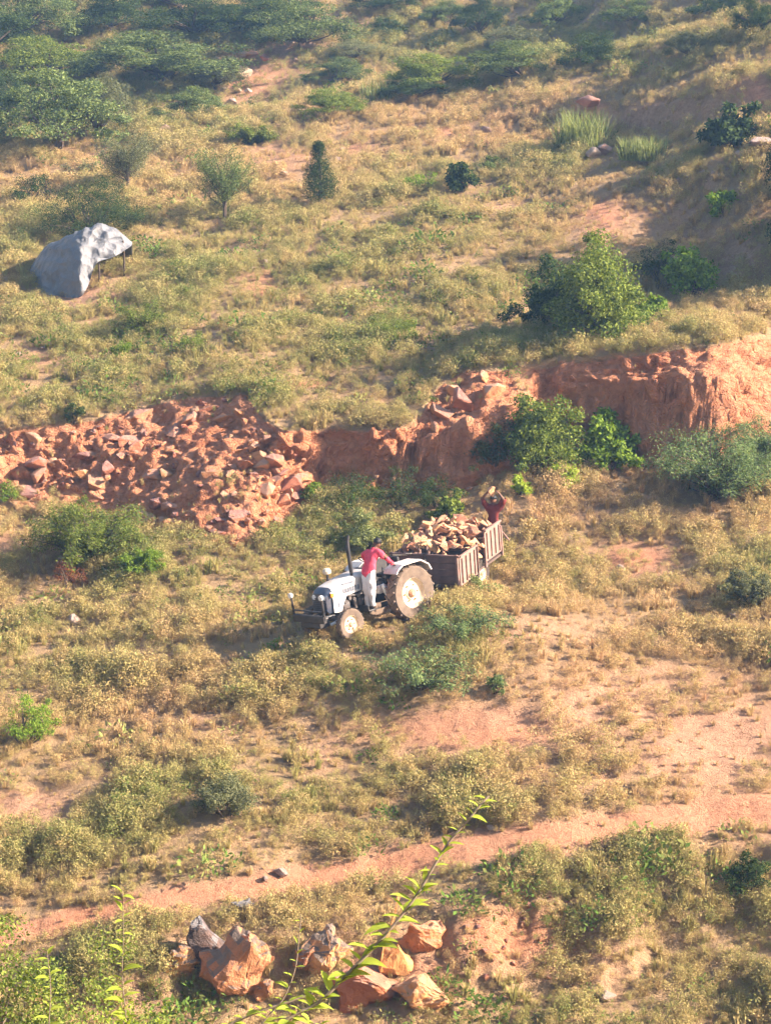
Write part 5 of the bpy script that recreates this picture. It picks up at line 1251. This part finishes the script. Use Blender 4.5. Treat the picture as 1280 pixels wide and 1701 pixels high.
for px, py, o in ((204, 398, .75), (163, 430, .3), (140, 384, .85), (84, 412, 1.1)):
    a = wpt(px, py, TD + o); z = gz(a[0], a[1]); bm = bmesh.new()
    add_tube(bm, [Vector((a[0], a[1], z - .2)) - Vector(c0), Vector((a[0] + .03, a[1], (z + a[2]) / 2)) - Vector(c0), Vector((a[0], a[1], a[2] - .03)) - Vector(c0)], .035, 7); bm_obj('pole', bm, M['bark'], shelter, True)

# ------------------------------------------------------------ the leafy branch close to the camera, and the shrub it grows with
def leaf_mesh(L=.11, wd=.05, fold=.35):
    V = []; F = []; n = 6
    for i in range(n + 1):
        t = i / n; w = wd * .5 * math.sin(PI * min(1, t ** .8 * .98 + .02)) ** .8 if 0 < i < n else .001; z = -.25 * L * t * t
        V += [(L * t, -w, z + fold * w), (L * t, 0, z), (L * t, w, z + fold * w)]
    for i in range(n):
        a = i * 3; F += [(a, a + 1, a + 4, a + 3), (a + 1, a + 2, a + 5, a + 4)]
    return mesh_from('leaf', V, F, M['leaf_vine'], True)
leaf_v = [leaf_mesh(.115, .05), leaf_mesh(.13, .062, .6), leaf_mesh(.09, .034, .2)]
def branch(name, stems, depth, label, step=.075, size=1.0, cat_='branch', bark='bark_pale', thick=1.0):
    """stems: lists of picture points; the first stem's foot goes down to the ground"""
    P0 = wpt(stems[0][0][0], stems[0][0][1], depth); root_p = np.array([P0[0], P0[1], gz(P0[0], P0[1])])
    root = empty(name, tuple(root_p)); tag(root, label, cat_)
    for si, pts in enumerate(stems):
        W3 = [wpt(x, y, depth + .15 * si + .02 * k) for k, (x, y) in enumerate(pts)]
        if si == 0: W3 = [root_p + np.array([.0, .05, -.1])] + [root_p * .5 + W3[0] * .5] + W3
        t = np.linspace(0, 1, 40); C = cat(W3, t) - root_p
        bm = bmesh.new(); add_tube(bm, [tuple(p) for p in C], [(.013 * size * (1 - .7 * k) + .003) * thick for k in t], 6); bm_obj('stem', bm, M[bark], root, True)
        seg = np.linalg.norm(np.diff(C, axis=0), axis=1); S = np.concatenate([[0], np.cumsum(seg)]); s = .25 * S[-1] if si == 0 else .1; k = 0
        while s < S[-1]:
            p = np.array([np.interp(s, S, C[:, q]) for q in range(3)]); q2 = np.array([np.interp(min(s + .03, S[-1]), S, C[:, q]) for q in range(3)])
            T = Vector(q2 - p).normalized() if s + .03 < S[-1] else Vector((0, 0, 1)); sidev = Vector((1, -.2, 0)).cross(T) if k % 2 else Vector((-1, .2, 0)).cross(T)
            d = (T * .6 + Vector(rng.normal(size=3)) * .35 + Vector((1 if k % 2 else -1, -.3, .25)) * .9).normalized()
            o = link(bpy.data.objects.new('leaf', leaf_v[int(rng.integers(0, 3))]), root); o.location = p
            o.rotation_euler = d.to_track_quat('X', 'Z').to_euler(); f = size * rng.uniform(.8, 1.6) * (1 if s < .8 * S[-1] else .75); o.scale = (f, f, f)
            s += step * size * rng.uniform(.5, 1.3); k += 1
    return root
branch('leafy_branch', [[(430, 1770), (470, 1700), (530, 1665), (575, 1620), (620, 1575), (655, 1535), (690, 1490), (720, 1440), (745, 1400), (775, 1365), (800, 1335), (812, 1322)]], 14.0,
       'yellow-green leafy branch reaching up to the right, close to the camera', .036, 1.1)
branch('leafy_branch', [[(380, 1780), (440, 1695), (470, 1660), (490, 1610), (496, 1560), (500, 1520)]], 14.6, 'thin pale twig with few leaves left of the long leafy branch', .10, .8, thick=.6)
branch('leafy_branch', [[(75, 1790), (82, 1690), (84, 1640), (78, 1580)]], 15.5, 'upright leafy shoot near the lower left corner', .045, 1.0, thick=.45)
branch('leafy_branch', [[(215, 1800), (210, 1700), (203, 1620), (205, 1560), (203, 1480)]], 15.5, 'tall thin shoot with a pale leaf at its tip, crossing the track', .055, .9, thick=.4)
branch('leafy_branch', [[(330, 1800), (360, 1720), (420, 1685), (480, 1665), (520, 1650)]], 14.8, 'low leafy twig at the lower edge left of the long branch', .055, .9)
branch('leafy_branch', [[(560, 1800), (545, 1720), (520, 1700), (470, 1690)]], 14.4, 'leafy twig curling back at the lower edge', .055, .9)
def near_bush(name, px, py, depth, w, h, mat, label, lf, **kw):
    p = wpt(px, py, depth); z = gz(p[0], p[1]); root = empty(name, (p[0], p[1], z)); tag(root, label, 'bush')
    hh = p[2] - z + h; bm, (V, F) = bush_geo(w, hh, lf, **kw); bm_obj('stem', bm, M['bark_pale'], root, True)
    link(bpy.data.objects.new('foliage', mesh_from('foliage', V, F, M[mat])), root)
near_bush('leafy_shrub', 80, 1700, 24.0, 2.5, 1.45, 'leaf_mid', 'dense green shrub filling the lower left corner', .045, n=420, clumps=44, low=-.2)
near_bush('leafy_shrub', 255, 1715, 23.0, 1.5, .95, 'leaf_mid', 'green shrub right of the dense corner shrub', .045, n=300, clumps=22, low=-.2)
near_bush('leafy_shrub', 235, 1690, 21.5, .9, .75, 'leaf_vine', 'yellow-green leafy sprig in front of the corner shrub', .05, n=90, clumps=12, low=-.2)
# ------------------------------------------------------------ the air
bm = bmesh.new(); _zl = float(_zz[:, :].min()) - 1.0; _zh = max(float(_zz.max()) + 9.0, CAM_Z + 2)
add_box(bm, (0, 432, (_zl + _zh) / 2), (6200, 940, _zh - _zl))
hz = bpy.data.materials.new('haze_air'); hz.use_nodes = True; nt = hz.node_tree; nt.nodes.clear()
pv = nt.nodes.new('ShaderNodeVolumePrincipled'); pv.inputs['Color'].default_value = (0.32, 0.58, 1.0, 1); pv.inputs['Density'].default_value = 0.0008; pv.inputs['Anisotropy'].default_value = 0.2
mo = nt.nodes.new('ShaderNodeOutputMaterial'); nt.links.new(pv.outputs[0], mo.inputs['Volume'])
tag(bm_obj('haze', bm, hz), 'thin bluish morning haze over the far hillside', 'haze', kind='stuff')
